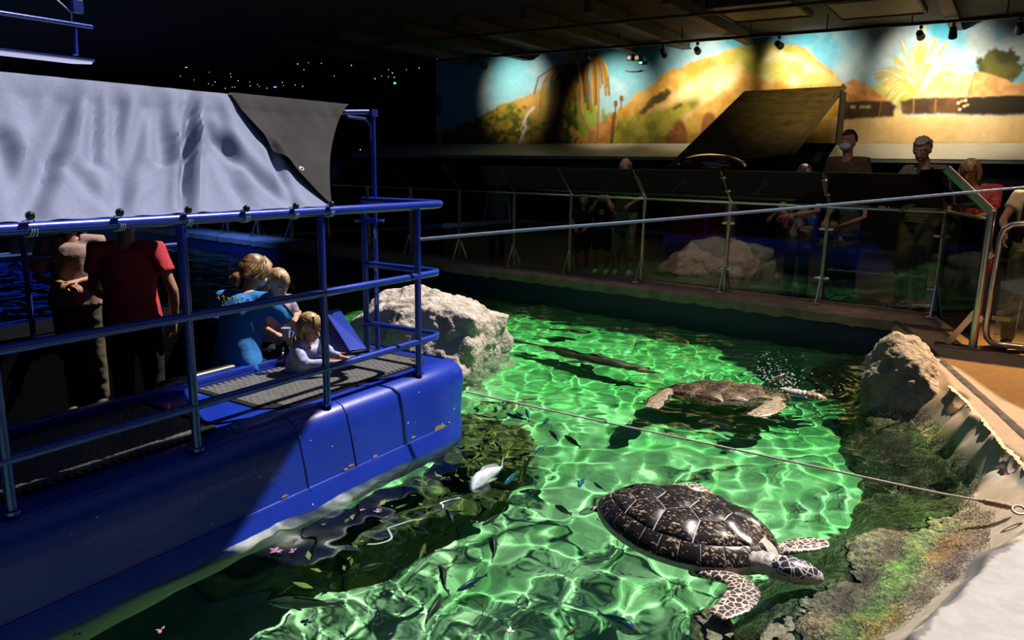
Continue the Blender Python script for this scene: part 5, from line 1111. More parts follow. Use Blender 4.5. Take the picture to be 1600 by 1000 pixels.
        for i in range(m):
            for j in range(n): fs.append((i*n+j, i*n+(j+1) % n, (i+1)*n+(j+1) % n, (i+1)*n+j))
        fs.append(tuple(range(n))[::-1]); 
        if hairstyle != 'bald': e.add(vs, fs)
        def lock(p, w): e.tube([H(q) for q in p], w, 7, side=HR@sx)
        if hairstyle in ('bob', 'long'):
            z2 = -.13 if hairstyle == 'bob' else -.30
            for k in range(22):
                a = pi*(.95+1.10*k/21)+rr.uniform(-.04, .04); x, y = cos(a), sin(a); j = rr.uniform(-.012, .012)
                lock([(x*.070, y*.085-.01, .08), (x*.092, y*.105-.01, .01), (x*.098+j, y*.105-.01+j, -.06), (x*.080+j*2, y*.09, z2+rr.uniform(-.02, .03))], [.014, .018, .017, .006])
            for k in range(7): a = pi*(.30+.4*k/6); lock([(cos(a)*.04, sin(a)*.05, .125), (cos(a)*.06, .088*sin(a)+.004, .085), (cos(a)*.07+rr.uniform(-.01, .01), .100*sin(a), .045)], [.012, .012, .005])
        if hairstyle == 'tail':
            for k in range(16): a = pi*(.9+1.2*k/15); lock([(cos(a)*.05, sin(a)*.06, .10), (cos(a)*.090, sin(a)*.105-.01, .03), (cos(a)*.07, -.10+sin(a)*.02, -.05)], [.014, .014, .010])
            for k in range(18):
                s = 1 if k % 2 else -1; u = (k//2)/8; lock([(s*.02, .03+.05*u, .128-.02*u), (s*.070, .04+.035*u, .085), (s*.094, .01+.05*u, .02-.02*u), (s*.088, -.03+.04*u, -.045), (s*.05, -.095, -.06)], [.011, .012, .013, .012, .008])
            lock([(0, -.105, -.04), (0, -.135, -.07), (.01, -.13, -.12), (.0, -.11, -.14)], [.028, .038, .030, .012]); lock([(-.02, -.12, -.06), (-.045, -.15, -.09), (-.01, -.16, -.12)], [.016, .016, .01])
        if hairstyle == 'short':
            for k in range(40):
                a = rr.uniform(0, 6.28); th = rr.uniform(.1, 1.3); x, y, z = sin(th)*cos(a), sin(th)*sin(a), cos(th)
                if y > .1 and z < .55: continue
                lock([(x*.086, y*.103-.01, .038+z*.098), (x*.094, y*.112-.02, .034+z*.100)], [.010, .004])
        if hairstyle == 'bald':
            for k in range(14): a = pi*(.98+1.04*k/13); lock([(cos(a)*.080, sin(a)*.095-.01, .035), (cos(a)*.084, sin(a)*.10-.01, -.02)], [.012, .008])
        e.build('hair', hair, t, smooth=True)
    # --- clothes
    if top:
        e = G(); b = baggy; pe, sp, ch, ne = J['pel'], J['spi'], J['che'], J['nec']
        e.tube([pe-(sp-pe).normalized()*.05, pe, sp, ch-up*.02, ch+up*.06, ne-up*.045], [(.180*b, .125*b), (.178*b, .125*b), (.160*fm*b, .118*b), (.190*fm*b**.5, .128*b), (.175*fm, .112), (.085, .072)], 20, side=sx, caps=False)
        for sh, el in (('shl', 'ell'), ('shr', 'elr')):
            a, c = J[sh], J[el]; wr = J['wrl'] if sh == 'shl' else J['wrr']; e.tube([ch+up*.05+(a-ch)*.3, a, a.lerp(c, min(1, short))], [.075, .074*fm*b**.5, .066*fm*b], 14, caps=False)
            if short > 1: e.tube([c.lerp(a, .1), c, c.lerp(wr, min(.95, short-1))], [.058*fm, .052*fm*b, .042*fm], 12, caps=False)
        e = fuse(e, vox*1.05, 3, .5); displace(e, lambda v: Vector((noise.noise(v*9)*.007+noise.noise(Vector((v.x*22, v.y*22, v.z*6)))*.006, noise.noise(v*9+Vector((5, 0, 0)))*.008+.004*sin(v.x*40+v.z*30), 0)))
        to = e.build('shirt', top, t, smooth=True)
    if low:
        e = G(); e.tube([J['pel']+Vector((0, 0, .03)), (J['hil']+J['hir'])/2-Vector((0, 0, .02))], [(.165, .115), (.172, .122)], 18, side=sx)
        for hi, kn, an in (('hil', 'knl', 'anl'), ('hir', 'knr', 'anr')):
            a, c, d = J[hi], J[kn], J[an]
            if legs == 'long': e.tube([a, a.lerp(c, .4), c, c.lerp(d, .5), d.lerp(c, .05)], [.105, .096, .074, .070, .062], 14, side=sx)
            else: e.tube([a, a.lerp(c, .4), c.lerp(a, .08)], [.108, .10, .088], 14, side=sx)
        e = fuse(e, vox*1.05, 3, .5); displace(e, lambda v: Vector((0, noise.noise(Vector((v.x*14, v.y*14, v.z*16)))*.010, 0))); e.build('trousers' if legs == 'long' else 'shorts', low, t, smooth=True)
        for an in ('anl', 'anr'):
            e = G(); c = J[an]; e.tube([c+Vector((0, -.05, -.035)), c+Vector((0, .0, -.02)), c+Vector((0, .08, -.035)), c+Vector((0, .16, -.048))], [(.036, .038), (.044, .048), (.046, .034), (.036, .024)], 12, side=sx); e.box(c+Vector((0, .055, -.073)), (.085, .27, .016)); e.build('shoe', shoe or M_shoe, t, smooth='auto')
    if extra: extra(t, J, H)
    return t
def face(loc, tgt): return atan2(tgt[1]-loc[1], tgt[0]-loc[0])-pi/2
# hair colours
H_bl = mat('dark_blonde_hair', (.30, .17, .06), .45, 0, (.07, .03, .01), 28, .05, 60, stretch=(1, 1, .12), contrast=(.42, .58)); H_lb = mat('light_blonde_hair', (.55, .38, .20), .45, 0, (.22, .12, .05), 28, .05, 60, stretch=(1, 1, .12), contrast=(.42, .58)); H_bk = mat('black_hair', (.012, .010, .010), .5); H_gr = mat('grey_hair', (.25, .22, .19), .7); H_br = mat('brown_hair', (.07, .035, .02), .5, 0, (.04, .02, .01), 30)
# --- aboard the boat
FZ = -.13
C_red = cloth('red_tee_cloth', (.42, .045, .055), (.34, .03, .045), 60); C_pink = cloth('dusty_pink_cloth', (.30, .20, .18)); C_blue = cloth('bright_blue_tee_cloth', (.035, .19, .50), (.03, .16, .44)); C_lil = cloth('lilac_tee_cloth', (.36, .28, .34), (.22, .17, .24), 22); C_gl = cloth('pale_lilac_sweater', (.50, .46, .58), (.22, .28, .50), 10)
p = atD(203, 450, 5.15); m1 = (p.x, p.y, FZ)
person('person', m1, radians(48), 'adult in a red tee seen from behind, standing under the canopy', 1.70, C_red, M_denim, H_bk, M_skin2, pose=dict(elr=(.29, -.05, 1.13), wrr=(.27, .02, .90), ell=(-.25, .06, 1.14), wrl=(-.15, .22, 1.02), hea=(0, .09, 1.63)), look=(0, -.35), baggy=1.08)
p = atD(118, 440, 5.9); m2 = (p.x, p.y, FZ)
person('person', m2, radians(-120), 'adult in a dusty pink puff-sleeved top with folded arms, behind the red tee', 1.66, C_pink, cloth('olive_skirt_cloth', (.10, .085, .05)), H_br, M_skin2, fem=True, pose=dict(ell=(-.27, .02, 1.14), wrl=(-.02, .20, 1.12), elr=(.27, .02, 1.14), wrr=(.05, .20, 1.10)), look=(0, -.3), short=.85, baggy=1.15, hairstyle='long')
def shirt_print(t, J, H):                    # pale slogan lettering and stars on the back
    c = bpy.data.curves.new('back_print', 'FONT'); c.body = 'BE   NE'; c.size = .07; c.extrude = .001; c.align_x = 'CENTER'
    o = bpy.data.objects.new('back_print', c); COL.objects.link(o); me = bpy.data.meshes.new_from_object(o.evaluated_get(bpy.context.evaluated_depsgraph_get())); bpy.data.objects.remove(o)
    q = bpy.data.objects.new('back_print', me); COL.objects.link(q); q.parent = t; me.materials.append(cloth('cream_print', (.62, .56, .42))); ch = J['che']; q.location = ch+Vector((.02, -.142, .045)); q.rotation_euler = (radians(78), 0, 0)
    e = G()
    for i in range(7):
        a = i*.9-2.7; c0 = ch+Vector((a*.045, -.125, .10+.012*(i % 2))); pts = [c0+Vector((cos(k*pi/5+pi/2)*(.013 if k % 2 == 0 else .006), 0, sin(k*pi/5+pi/2)*(.013 if k % 2 == 0 else .006))) for k in range(10)]; e.slab(pts, (0, -1, 0), .004)
    e.build('star_print', cloth('yellow_print', (.62, .48, .12)), t)
SIT = dict(pel=(0, 0, .52), spi=(0, .05, .70), che=(0, .12, .90), nec=(0, .20, 1.03), hea=(0, .28, 1.16), shl=(-.18, .14, .98), shr=(.18, .14, .98), ell=(-.25, .28, .74), elr=(.25, .28, .74), wrl=(-.10, .46, .68), wrr=(.16, .50, .72), hil=(-.10, .03, .50), hir=(.10, .03, .50), knl=(-.14, .42, .50), knr=(.14, .42, .50), anl=(-.14, .40, .10), anr=(.14, .40, .10))
p = atD(398, 425, 5.25); rz = radians(18)
def seat_at(p, rz, hea, h, floor=FZ): s = h/1.75; v = Matrix.Rotation(rz, 3, 'Z')@(Vector(hea)*s); return (p.x-v.x, p.y-v.y, p.z-v.z)
l3 = seat_at(p, rz, (0, .28, 1.16), 1.62)
person('person', l3, rz, 'adult in a bright blue tee, low blonde hair knot, bending over the children', 1.62, C_blue, M_denim, H_bl, M_skin, fem=True, pose=dict(SIT, elr=(.30, .30, .76), wrr=(.20, .50, .80)), look=(-.45, -.35), short=.75, hairstyle='tail', mask=mat('pale_face_mask', (.45, .47, .50), .8), hand=('relax', 'grip'), extra=shirt_print, baggy=1.12)
p = atD(434, 444, 5.35); hk = (0, .16, 1.26); rk = radians(-100)
K1 = dict(pel=(0, 0, .62), spi=(0, .04, .82), che=(0, .08, 1.0), nec=(0, .12, 1.12), hea=hk, shl=(-.17, .08, 1.07), shr=(.17, .08, 1.07), ell=(-.22, .14, .84), elr=(.22, .14, .84), wrl=(-.12, .32, .76), wrr=(.12, .32, .76), hil=(-.09, 0, .60), hir=(.09, 0, .60), knl=(-.12, .30, .40), knr=(.12, .30, .40), anl=(-.12, .0, .12), anr=(.12, .0, .12))
person('person', seat_at(p, rk, hk, 1.18), rk, 'blonde child in a lilac tee, head bowed, between blue tee and smallest child', 1.18, C_lil, M_blackc, H_lb, M_skin, kid=True, pose=K1, look=(.1, -.55), short=.7, hairstyle='bob', baggy=1.05)
p = atD(484, 512, 5.0); hk = (0, .20, 1.20); rk = radians(-78)
K2 = dict(K1, che=(0, .12, .96), nec=(0, .16, 1.06), hea=hk, shl=(-.17, .13, 1.0), shr=(.17, .13, 1.0), ell=(-.25, .30, .86), elr=(.25, .30, .86), wrl=(-.16, .50, .86), wrr=(.06, .52, .86))
person('person', seat_at(p, rk, hk, 1.06), rk, 'small light blonde child in a pale sweater leaning folded arms on the boat rim', 1.06, C_gl, M_blackc, H_lb, M_skin, kid=True, pose=K2, look=(-.15, -.30), short=1.8, hairstyle='bob')
# --- behind the glass barrier
pool = (-3.5, 5)
def stand(x, dy, hpx, D=None):
    d = ray(x, 440); X = C0.x; 
    # intersection of the sight line with a line parallel to the barrier
    Yb = None
    for Y in np.arange(9, 14, .01):
        t = Y/d.y; XX = d.x*t
        if Y >= FENCE(XX)+dy: Yb = (XX, Y); break
    s = (Vector((Yb[0], Yb[1], 0))-C0).dot(FW)
    return (Yb[0], Yb[1], .30)
def height_for(loc, ytop):
    h = 1.0
    for z in np.arange(.8, 2.6, .01):
        if px((loc[0], loc[1], z))[1] <= ytop: return z-.30
    return 1.7
C_ol = cloth('dull_olive_shirt', (.10, .085, .055)); C_kh = cloth('khaki_trousers', (.34, .30, .19)); C_strip = cloth('striped_shirt_cloth', (.26, .22, .17), (.16, .13, .10), 8)
def stripes(m, c2, f=42):
    nt = m.node_tree; b = nt.nodes['Principled BSDF']; src = b.inputs['Base Color'].links[0].from_socket; tc = nt.nodes.new('ShaderNodeTexCoord'); w = nt.nodes.new('ShaderNodeTexWave'); w.bands_direction = 'Z'; w.inputs['Scale'].default_value = f/6.28; w.inputs['Distortion'].default_value = .8
    nt.links.new(tc.outputs['Object'], w.inputs['Vector']); x = nt.nodes.new('ShaderNodeMix'); x.data_type = 'RGBA'; nt.links.new(w.outputs['Fac'], x.inputs[0]); nt.links.new(src, x.inputs[6]); x.inputs[7].default_value = (*c2, 1); nt.links.new(x.outputs[2], b.inputs['Base Color'])
stripes(C_strip, (.10, .085, .06), 60)
HR_ = dict(elr=(.27, .10, 1.18), wrr=(.16, .33, 1.10), ell=(-.27, .10, 1.18), wrl=(-.16, .33, 1.10))
def bag(t, J, H):
    e = G(); e.tube([(0.02, .15, .92), (0.02, .17, .80), (.02, .15, .68)], [(.10, .04), (.13, .06), (.11, .05)], 14); bo = e.build('shoulder_bag', cloth('dark_green_bag', (.03, .10, .04)), t, smooth=True, label='dark green shoulder bag'); e = G(); e.tube([(-.10, .13, 1.0), (-.15, .13, 1.25), (-.16, .04, 1.46)], .012, 6); e.build('strap', M_blackc, bo)
l = stand(972, .55, 0); person('person', l, face(l, pool), 'elderly adult in pale trousers with a green bag, hands on the glass barrier', height_for(l, 247), C_ol, C_kh, H_gr, M_skin, pose=dict(HR_, hea=(0, .10, 1.62)), look=(.2, -.45), hairstyle='bald', shoe=M_shoew, extra=bag, short=.9, vox=.018)
def phone(t, J, H):
    e = G(); e.box(H((0, .16, .0)), (.13, .008, .07)); e.build('phone', M_black, t, bevel=.002); e = G(); e.slab([(cos(a)*.05, .142, 1.22+sin(a)*.05) for a in np.linspace(0, 2*pi, 17)[:-1]], (0, 1, 0), .004); e.build('round_badge', cloth('pale_print', (.45, .47, .42)), t, label='pale round print on the chest')
    e = G(); 
    for z in (1.235, 1.215): e.box((0, .146, z), (.055, .003, .008))
    e.build('print_lines', M_blackc, t)
l = stand(938, .45, 0); person('person', l, face(l, pool), 'young person in black tee with pale round print, hands up at the face', height_for(l, 288), M_blackc, M_blackc, H_bk, M_skin2, pose=dict(elr=(.22, .16, 1.20), wrr=(.07, .20, 1.46), ell=(-.22, .16, 1.20), wrl=(-.07, .20, 1.46)), legs='short', shoe=M_shoew, hand=('grip', 'grip'), extra=phone, vox=.018)
l = stand(908, .50, 0); person('person', l, face(l, pool), 'small child in dark clothes left of the one with hands up', height_for(l, 306), M_blackc, M_blackc, H_bk, M_skin2, kid=True, legs='short', shoe=M_shoe, pose=dict(wrr=(.14, .28, 1.02), wrl=(-.12, .28, 1.04)), vox=.018)
l = stand(776, .6, 0); person('person', l, face(l, pool), 'dim adult in a dull grey top behind the barrier, far from the others', height_for(l, 280), cloth('dull_grey_top', (.12, .12, .14)), M_blackc, H_br, M_skin2, fem=True, vox=.02)
l = stand(1243, .40, 0); person('person', l, face(l, pool), 'long-haired adult in a black top with crossed forearms on the handrail', height_for(l, 258), cloth('black_spotted_top', (.02, .018, .018)), cloth('dark_grey_trousers', (.05, .05, .06)), H_br, M_skin, fem=True, hairstyle='long', pose=dict(ell=(-.27, .08, 1.17), wrl=(.03, .30, 1.10), elr=(.27, .10, 1.16), wrr=(-.08, .32, 1.06)), short=.5, look=(.2, -.05), vox=.018)
l = stand(1305, 1.5, 0); M_mask = mat('pale_blue_mask', (.36, .44, .45), .8)
person('person', l, face(l, pool), 'tall adult with black hair and a pale face mask, standing behind the others', height_for(l, 206), cloth('brown_shirt', (.10, .065, .04)), M_blackc, H_bk, M_skin2, mask=M_mask, vox=.02)
l = stand(1318, .5, 0); person('person', l, face(l, pool), 'long-haired masked adult leaning toward the glass below the tall masked one', height_for(l, 272), cloth('dark_patterned_top', (.06, .05, .05), (.14, .12, .11), 40), M_blackc, H_br, M_skin, fem=True, hairstyle='long', mask=M_mask, pose=HR_, look=(.5, -.5), vox=.018)
def strap(t, J, H):
    e = G(); e.tube([(.10, .13, .95), (-.02, .15, 1.2), (-.13, .08, 1.45)], .012, 6); e.build('bag_strap', M_blackc, t)
l = stand(1424, .38, 0); person('person', l, face(l, pool), 'tall adult in a striped shirt and khaki trousers standing at the barrier corner', height_for(l, 215), C_strip, cloth('dark_khaki_trousers', (.17, .15, .08)), H_gr, M_skin2, pose=dict(HR_, hea=(0, .08, 1.62)), look=(.35, -.35), short=.6, extra=strap, baggy=1.1, vox=.016)
C_redf = mat('red_floral_cloth', (.40, .02, .02), .85, 0, (.22, .16, .13), 22, .04, 40, contrast=(.5, .6))
def red_reflection(t, J, H):  # red reflection in the glass, modelled as a hanging bag
    e = G(); e.tube([(-.16, .10, .86), (-.17, .13, .70), (-.16, .12, .55)], [(.13, .07), (.20, .11), (.16, .08)], 18); bo = e.build('red_reflection_bag', C_redf, t, smooth=True, label='large red patterned reflection modelled as a bag'); e = G(); e.tube([(-.16, .03, .86), (-.20, 0, 1.2), (-.17, 0, 1.46)], .014, 6); e.build('strap', C_redf, bo)
l = stand(1512, .12, 0); l = (l[0], l[1], .30); person('person', l, face(l, (-3.2, 5.5)), 'light-haired adult in a red floral top leaning on the barrier near the gate', height_for(l, 245), C_redf, M_blackc, H_lb, M_skin2, fem=True, hairstyle='bob', pose=dict(HR_, che=(0, .06, 1.33), nec=(0, .12, 1.45), hea=(0, .18, 1.59)), look=(.5, -.45), short=.8, extra=red_reflection, vox=.016)
C_rip = mat('ripped_pale_jeans_cloth', (.34, .31, .18), .85, 0, (.16, .17, .13), 9, .06, 40); C_tee = cloth('cream_tee_cloth', (.62, .52, .34), (.50, .38, .22), 16)
def vest(t, J, H):
    e = G(); e.tube([(-.07, .128, 1.44), (-.075, .142, 1.2), (-.085, .15, 1.02)], [(.035, .012)]*3, 8); e.tube([(.07, .128, 1.44), (.085, .142, 1.2), (.11, .15, 1.02)], [(.035, .012)]*3, 8); e.tube([(-.13, .0, 1.45), (-.06, .09, 1.49), (.06, .09, 1.49), (.13, 0, 1.45)], .028, 8); e.build('black_scarf', M_blackc, t, smooth=True)
    e = G(); e.tube([(.17*cos(a), .118*sin(a), .93) for a in np.linspace(0, 2*pi, 25)[:-1]], .016, 7, closed=True); e.build('frayed_waistband', C_tee, t, smooth=True); e = G()
    for (x, z, w) in ((-.10, .72, .05), (-.12, .62, .045), (-.10, .50, .055), (.10, .50, .05), (.11, .60, .035)): e.ell((x, .070 if z < .55 else .088, z), (w, .016, .018), 10)
    e.build('knee_rips', M_skin, t, smooth=True, label='skin showing through ripped knees'); e = G(); e.box((.0, .155, 1.16), (.07, .004, .07)); e.build('shirt_patch', cloth('lilac_patch', (.22, .18, .28)), t)
p = at(1588, 556, .3); l = (p.x+.02, p.y+.32, .30); person('person', l, radians(168), 'person in cream tee, black scarf and ripped pale jeans holding the gate rail', height_for(l, 252), C_tee, C_rip, H_br, M_skin2, pose=dict(elr=(.26, .10, 1.20), wrr=(.18, .30, 1.10), ell=(-.26, .06, 1.18), wrl=(-.20, .28, 1.08)), look=(.3, -.2), short=.5, hand=(('relax', (0, .4, -1)), ('relax', (0, .4, -1))), extra=vest, vox=.014)

p = atD(447, 521, 5.02); cu = empty('cup', p, label='small pale cup held by the adult in the bright blue tee', cat='cup'); g = G(); g.tube([(0, 0, -.035), (0, 0, .03)], [.024, .030], 16, caps=False); g.build('wall', mat('pale_plastic', (.40, .42, .50), .3), cu, smooth='auto'); g = G(); g.tube([(0, 0, .03), (0, 0, .038)], .032, 16, caps=False); g.build('lid', mat('grey_plastic_lid', (.25, .27, .36), .3), cu, smooth='auto')
# ================================================================ CEILING STEELWORK, LAMPS, SMALL LIGHTS
M_ceil = mat('dusty_ceiling_steel', (.07, .05, .03), .7, .2, (.035, .028, .015), 4, .03); M_duct = mat('dull_duct_panel', (.16, .12, .06), .6, 0, (.12, .10, .05), 2)
def roofthing(name, label, cat, pts, w, h, m, **k):
    a, b = Vector(pts[0]), Vector(pts[1]); c = (a+b)/2; t = empty(name, c, 0, label=label, cat=cat, **k); g = G(); g.bar(a-c, b-c, w, h); g.build('web', m, t); 
    d = (b-a).normalized(); g = G(); g.bar(a-c-Vector((0, 0, h/2)), b-c-Vector((0, 0, h/2)), w*1.7, .02); g.build('flange', m, t); return t
GJ = 'parallel roof joists above the walkway'
ORD = ['first', 'second', 'third', 'fourth', 'fifth', 'sixth', 'seventh', 'eighth', 'ninth']
for ji, x in enumerate((-14.4, -12.4, -10.6, -9.2, -7.7, -6.4, -5.0, -1.2, .3)):
    roofthing('roof_joist', ORD[ji]+' dark steel roof joist from the left, running toward the mural wall', 'joist', ((x, 12.1, 4.50), (x, 16.9, 4.50)), .12, .20, M_ceil, group=GJ)
for Y, x0, x1, lb in ((12.9, -15, 2, 'long ceiling pipe nearest the pool, crossing the joists'), (15.5, -15, 2, 'long ceiling rail carrying the mural spotlights')):
    t = empty('ceiling_rail', ((x0+x1)/2, Y, 4.34), label=lb, cat='rail'); g = G(); g.box((0, 0, 0), (x1-x0, .06, .05)); g.build('rail', M_ceil, t, bevel=.005)
    h0 = None
    for i in range(int((x1-x0)/1.4)):
        if h0 is None: g = G(); g.box((0, 0, .15), (.02, .02, .28)); h0 = h = g.build('hanger', M_ceil, t)
        else: h = h0.copy(); COL.objects.link(h)
        h.location = (x0-(x0+x1)/2+.6+i*1.4, 0, 0)
for x, y, lb in ((-3.9, 13.6, 'square ceiling panel glowing dull orange above the slanted board'), (-2.2, 14.2, 'square ceiling panel right of the orange one')):
    t = empty('ceiling_panel', (x, y, 4.45), label=lb, cat='panel'); g = G(); g.box((0, 0, 0), (1.3, 1.5, .06)); g.build('sheet', M_duct, t); g = G()
    for s in (-1, 1): g.box((s*.66, 0, 0), (.04, 1.56, .10)); g.box((0, s*.76, 0), (1.36, .04, .10))
    g.build('frame', M_dark, t)
# mural spotlights
M_lampb = mat('black_lamp_housing', (.01, .01, .01), .5)
YR = 15.5
def fixture(x, tgt, e, ang, col, label, blend=1.0):
    e *= .47; ang = min(125, ang*1.16)
    t = empty('spotlight', (x, YR, 4.30), label=label, cat='spotlight'); d = (Vector(tgt)-Vector((x, YR, 4.16))).normalized()
    g = G(); g.box((0, 0, -.02), (.05, .06, .05)); g.tube([(0, 0, -.03), (0, 0, -.10)], .008, 6); g.build('bracket', M_lampb, t)
    g = G(); c = Vector((0, 0, -.15)); g.tube([c-d*.09, c+d*.09], [.055, .07], 14, caps=False); g.build('housing', M_lampb, t, smooth='auto')
    g = G(); g.tube([c+d*.088, c+d*.092], .06, 14, caps=False); g.build('lens', emit('warm_lens', (1, .8, .5), 2.0), t)
    L = light('spot_lamp', 'SPOT', (0, 0, -.15), e, col, spot_size=radians(ang), spot_blend=blend, shadow_soft_size=.05); L.parent = t; L.location = c+d*.12; L.rotation_euler = d.to_track_quat('-Z', 'Y').to_euler()
warm = (1.0, .82, .62)
def wallp(x, y): return atY(x, y, 17.0)
for (fx, tx, ty, e, a, lb) in ((None, 808, 135, 420, 74, 'black ceiling spotlight over the waterfall part of the mural'), (None, 962, 150, 420, 74, 'black ceiling spotlight over the drooping palm of the mural'), (1037, 1078, 165, 260, 70, 'black ceiling spotlight first from the left of the close pair'), (1090, 1108, 112, 560, 74, 'black ceiling spotlight second of the close pair'),
                           (1217, 1262, 105, 560, 72, 'black ceiling spotlight above the bright hill of the mural'), (1436, 1458, 105, 640, 78, 'black ceiling spotlight above the fan palm of the mural'), (None, 1480, 205, 420, 90, 'ceiling spotlight hidden beyond the fan palm, over the painted sand'), (None, 1580, 150, 120, 80, 'ceiling spotlight at the far right over the big hut')):
    w = wallp(tx, ty); x = w.x if fx is None else atY(fx, 70, YR).x
    fixture(x, w, e, a, warm, lb)
# slanted board and its box in front of the mural
M_board = mat('brown_streaked_board', (.30, .21, .06), .5, 0, (.13, .09, .03), 3, .02, 20, stretch=(1, 1, 4))
def board():
    Yb = 15.8; q = [atY(1163, 142, Yb), atY(1318, 134, Yb), atY(1236, 240, Yb-.8), atY(1040, 262, Yb-.8)]; c = sum(q, Vector())/4
    t = empty('slanted_board', c, label='large dark brown slanted board in front of the mural', cat='board'); n = (q[1]-q[0]).cross(q[3]-q[0]).normalized(); n = n if n.y < 0 else -n
    g = G(); g.slab([p-c for p in q], n, .07); g.build('panel', M_board, t, bevel=.008)
    g = G(); e = (q[1]-q[2]).normalized(); g.bar(q[2]-c+Vector((.02, -.0, 0)), q[1]-c+Vector((.02, 0, 0)), .03, .10); g.build('edge_strip', mat('pale_edge_strip', (.24, .18, .08), .5), t)
    g = G(); b = q[1]; g.box((b.x-c.x+.02, .35, (2.3+b.z)/2-.06-c.z), (.03, .5, b.z-2.4)); g.build('side_panel', M_dark, t)
    g = G(); m = (q[2]+q[3])/2; g.box((m.x-c.x+.6, .2, (m.z-.3)/2+.3-c.z), (2.6, .5, m.z-.3)); g.build('support_box', M_wall, t)
board()
light('board_fill_light', 'SPOT', (-2.2, 13.6, 4.35), 120, (1.0, .80, .45), aim=atY(1265, 160, 15.7), spot_size=radians(50), spot_blend=1.0, shadow_soft_size=.05)  # added light in place of mural spotlight spill on the board
# glossy red rounded play vehicle under the board
def redcar():
    c = atY(1112, 262, 13.0); t = empty('red_play_car', (c.x, 13.0, .3), label='dim glossy red rounded roof below the slanted board', cat='toy car'); m = mat('glossy_dark_red', (.12, .006, .003), .2, coat=.5)
    h = c.z-.3; g = G(); g.ell((0, 0, h+.02), (.60, .45, .22), 28); g.build('roof', m, t, smooth=True); g = G(); g.box((0, 0, h*.4), (1.2, .8, h*.8)); g.build('body', m, t, bevel=.1)
    for s in (-.35, .25): g = G(); g.ell((s, -.36, h+.10), (.13, .04, .06), 12); g.build('window', M_black, t, smooth=True)
    for sx_ in (-.45, .45):
        g = G(); g.tube([(sx_, -.44, .14), (sx_, -.36, .14)], .14, 16, caps=False); g.build('wheel', M_black, t)
redcar()
# emergency twin lamp and green exit lamps
def small_lamp(x, y, Y, name, col, s, label, cat, size=(.05, .03, .05)):
    p = atY(x, y, Y); t = empty(name, p, label=label, cat=cat); g = G(); g.box((0, .02, 0), (size[0]*1.3, .03, size[2]*1.4)); g.build('back_plate', M_lampb, t); g = G(); g.ell((0, -.005, 0), (size[0]/2, .02, size[2]/2), 10); g.build('lamp_lens', emit(name+'_glow', col, s), t, smooth=True)
small_lamp(983, 90, 16.9, 'emergency_lamp', (.8, .55, .4), .5, 'left head of the small twin emergency lamp high on the mural', 'lamp', (.10, .03, .10)); small_lamp(995, 90, 16.9, 'emergency_lamp', (.8, .55, .4), .5, 'right head of the small twin emergency lamp high on the mural', 'lamp', (.10, .03, .10))
small_lamp(1001, 98, 16.88, 'exit_lamp', (.1, 1, .4), 3, 'tiny green lamp under the twin emergency lamp', 'lamp', (.08, .03, .05)); small_lamp(617, 130, 17.115, 'exit_lamp', (.1, 1, .4), 1.5, 'tiny green lamp among the string of distant lights', 'lamp', (.10, .03, .06))
small_lamp(291, 104, 15, 'ceiling_lamp', (.7, .95, 1), 3, 'small white oval lamp above the canopy', 'lamp', (.20, .05, .06)); small_lamp(430, 136, 17.115, 'blue_lamp', (.1, .2, 1), 3, 'small blue lamp just above the canopy edge', 'lamp', (.16, .03, .04)); small_lamp(575, 258, 17.115, 'blue_lamp', (.1, .1, 1), 1.2, 'small blue lamp between canopy and canopy post', 'lamp', (.22, .03, .04))
g = G(); p = atY(990, 110, 16.93); g.tube([p+Vector((-.2, 0, .0)), p+Vector((-.1, 0, -.02)), p+Vector((.12, 0, -.02)), p+Vector((.2, 0, .0))], .012, 6); g.build('wall_hook', M_lampb, label='thin dark curved bracket on the mural sky under the twin lamp', cat='bracket')
PX_L = [(282, 119), (303, 125), (326, 131), (327, 113), (332, 133), (336, 128), (347, 108), (360, 115), (361, 120), (363, 136), (367, 136), (372, 126), (390, 128), (352, 138), (391, 134), (395, 111), (402, 132), (405, 135), (417, 138), (443, 134), (465, 100), (475, 109), (482, 98), (502, 99), (522, 119), (461, 133), (473, 135), (441, 129), (549, 102), (560, 95), (577, 103), (586, 123), (607, 109), (613, 114), (635, 109), (607, 120), (596, 119), (616, 121), (655, 106), (683, 93), (563, 234), (569, 238), (540, 270)]
random.seed(3); M_b1 = emit('amber_bulb', (1, .72, .35), 1.3); first = None
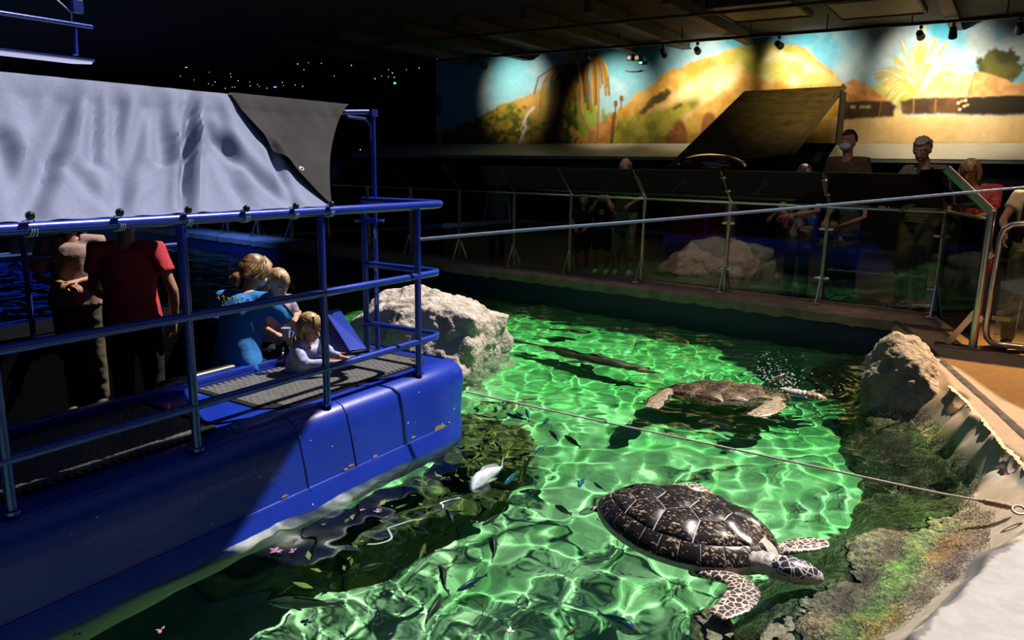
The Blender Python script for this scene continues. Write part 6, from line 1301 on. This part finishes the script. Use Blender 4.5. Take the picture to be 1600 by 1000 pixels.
for x, y in PX_L:
    p = atY(x, y, random.uniform(15.5, 16.9)); 
    if first is None:
        g = G(); g.ell((0, 0, 0), (.012, .012, .015), 8); first = c = g.build('fairy_bulb', M_b1, smooth=True, label='tiny amber bulb in the scattered cluster of distant lights', cat='bulb', group='scattered distant bulbs')
        g = G(); g.box((0, 0, .5), (.002, .002, 1)); w0 = w = g.build('wire', M_lampb, c); k = 1
    else: c = first.copy(); COL.objects.link(c); k = random.uniform(.6, 1.15); c.scale = (k,)*3; w = w0.copy(); COL.objects.link(w); w.parent = c
    c.location = p; w.scale = (1, 1, (CEZ-p.z)/k)
# unseen blue glow panel, added at far left for its reflection in the water
t = empty('blue_glow_panel', (-22, 9.6, 0), radians(90), label='wide unseen blue glow panel added on the far left side', cat='glow panel'); g = G(); g.box((0, .06, 1.3), (7.5, .06, 1.3)); g.build('lit_pane', emit('blue_panel_glow', (.015, .05, 1.0), .32), t); g = G()
for x in (-3.8, -1.9, 0, 1.9, 3.8): g.box((x, .06, 1.3), (.12, .14, 1.5))
g.box((0, -.02, 2.05), (7.8, .2, .14)); g.box((0, 0, .5), (7.8, .3, .5)); g.build('frame', M_dark, t)
light('blue_flood', 'SPOT', (-12.8, 8.9, 2.0), 420, (.06, .20, 1.0), aim=(-13.2, 9.8, .3), spot_size=radians(100), spot_blend=.8, shadow_soft_size=.1)
# tungsten flood over the path, with fill added at the gate and walkway
light('gate_fill', 'SPOT', (.5, 6.2, 4.35), 130, (1.0, .66, .34), aim=(.15, 8.1, .9), spot_size=radians(46), spot_blend=.9, shadow_soft_size=.08)  # added to brighten the figure at the gate
light('path_flood', 'SPOT', (1.4, 9.0, 4.3), 2000, (1.0, .52, .16), aim=(.75, 6.9, .3), spot_size=radians(56), spot_blend=.8, shadow_soft_size=.08)
light('walkway_fill_right', 'SPOT', (-.9, 7.4, 4.4), 110, (1.0, .66, .40), aim=(-1.1, 9.7, 1.1), spot_size=radians(80), spot_blend=.9, shadow_soft_size=.15)  # added from the pool side to brighten the people behind the glass
light('rock_lamp', 'SPOT', (-2.6, 9.9, 4.4), 60, (1.0, .68, .50), aim=(-3.4, 10.7, .4), spot_size=radians(42), spot_blend=.9, shadow_soft_size=.1)
light('walkway_fill_left', 'SPOT', (-4.4, 8.8, 4.4), 70, (1.0, .68, .42), aim=(-4.6, 9.9, .8), spot_size=radians(70), spot_blend=.9, shadow_soft_size=.15)  # added fill for the people further left along the glass
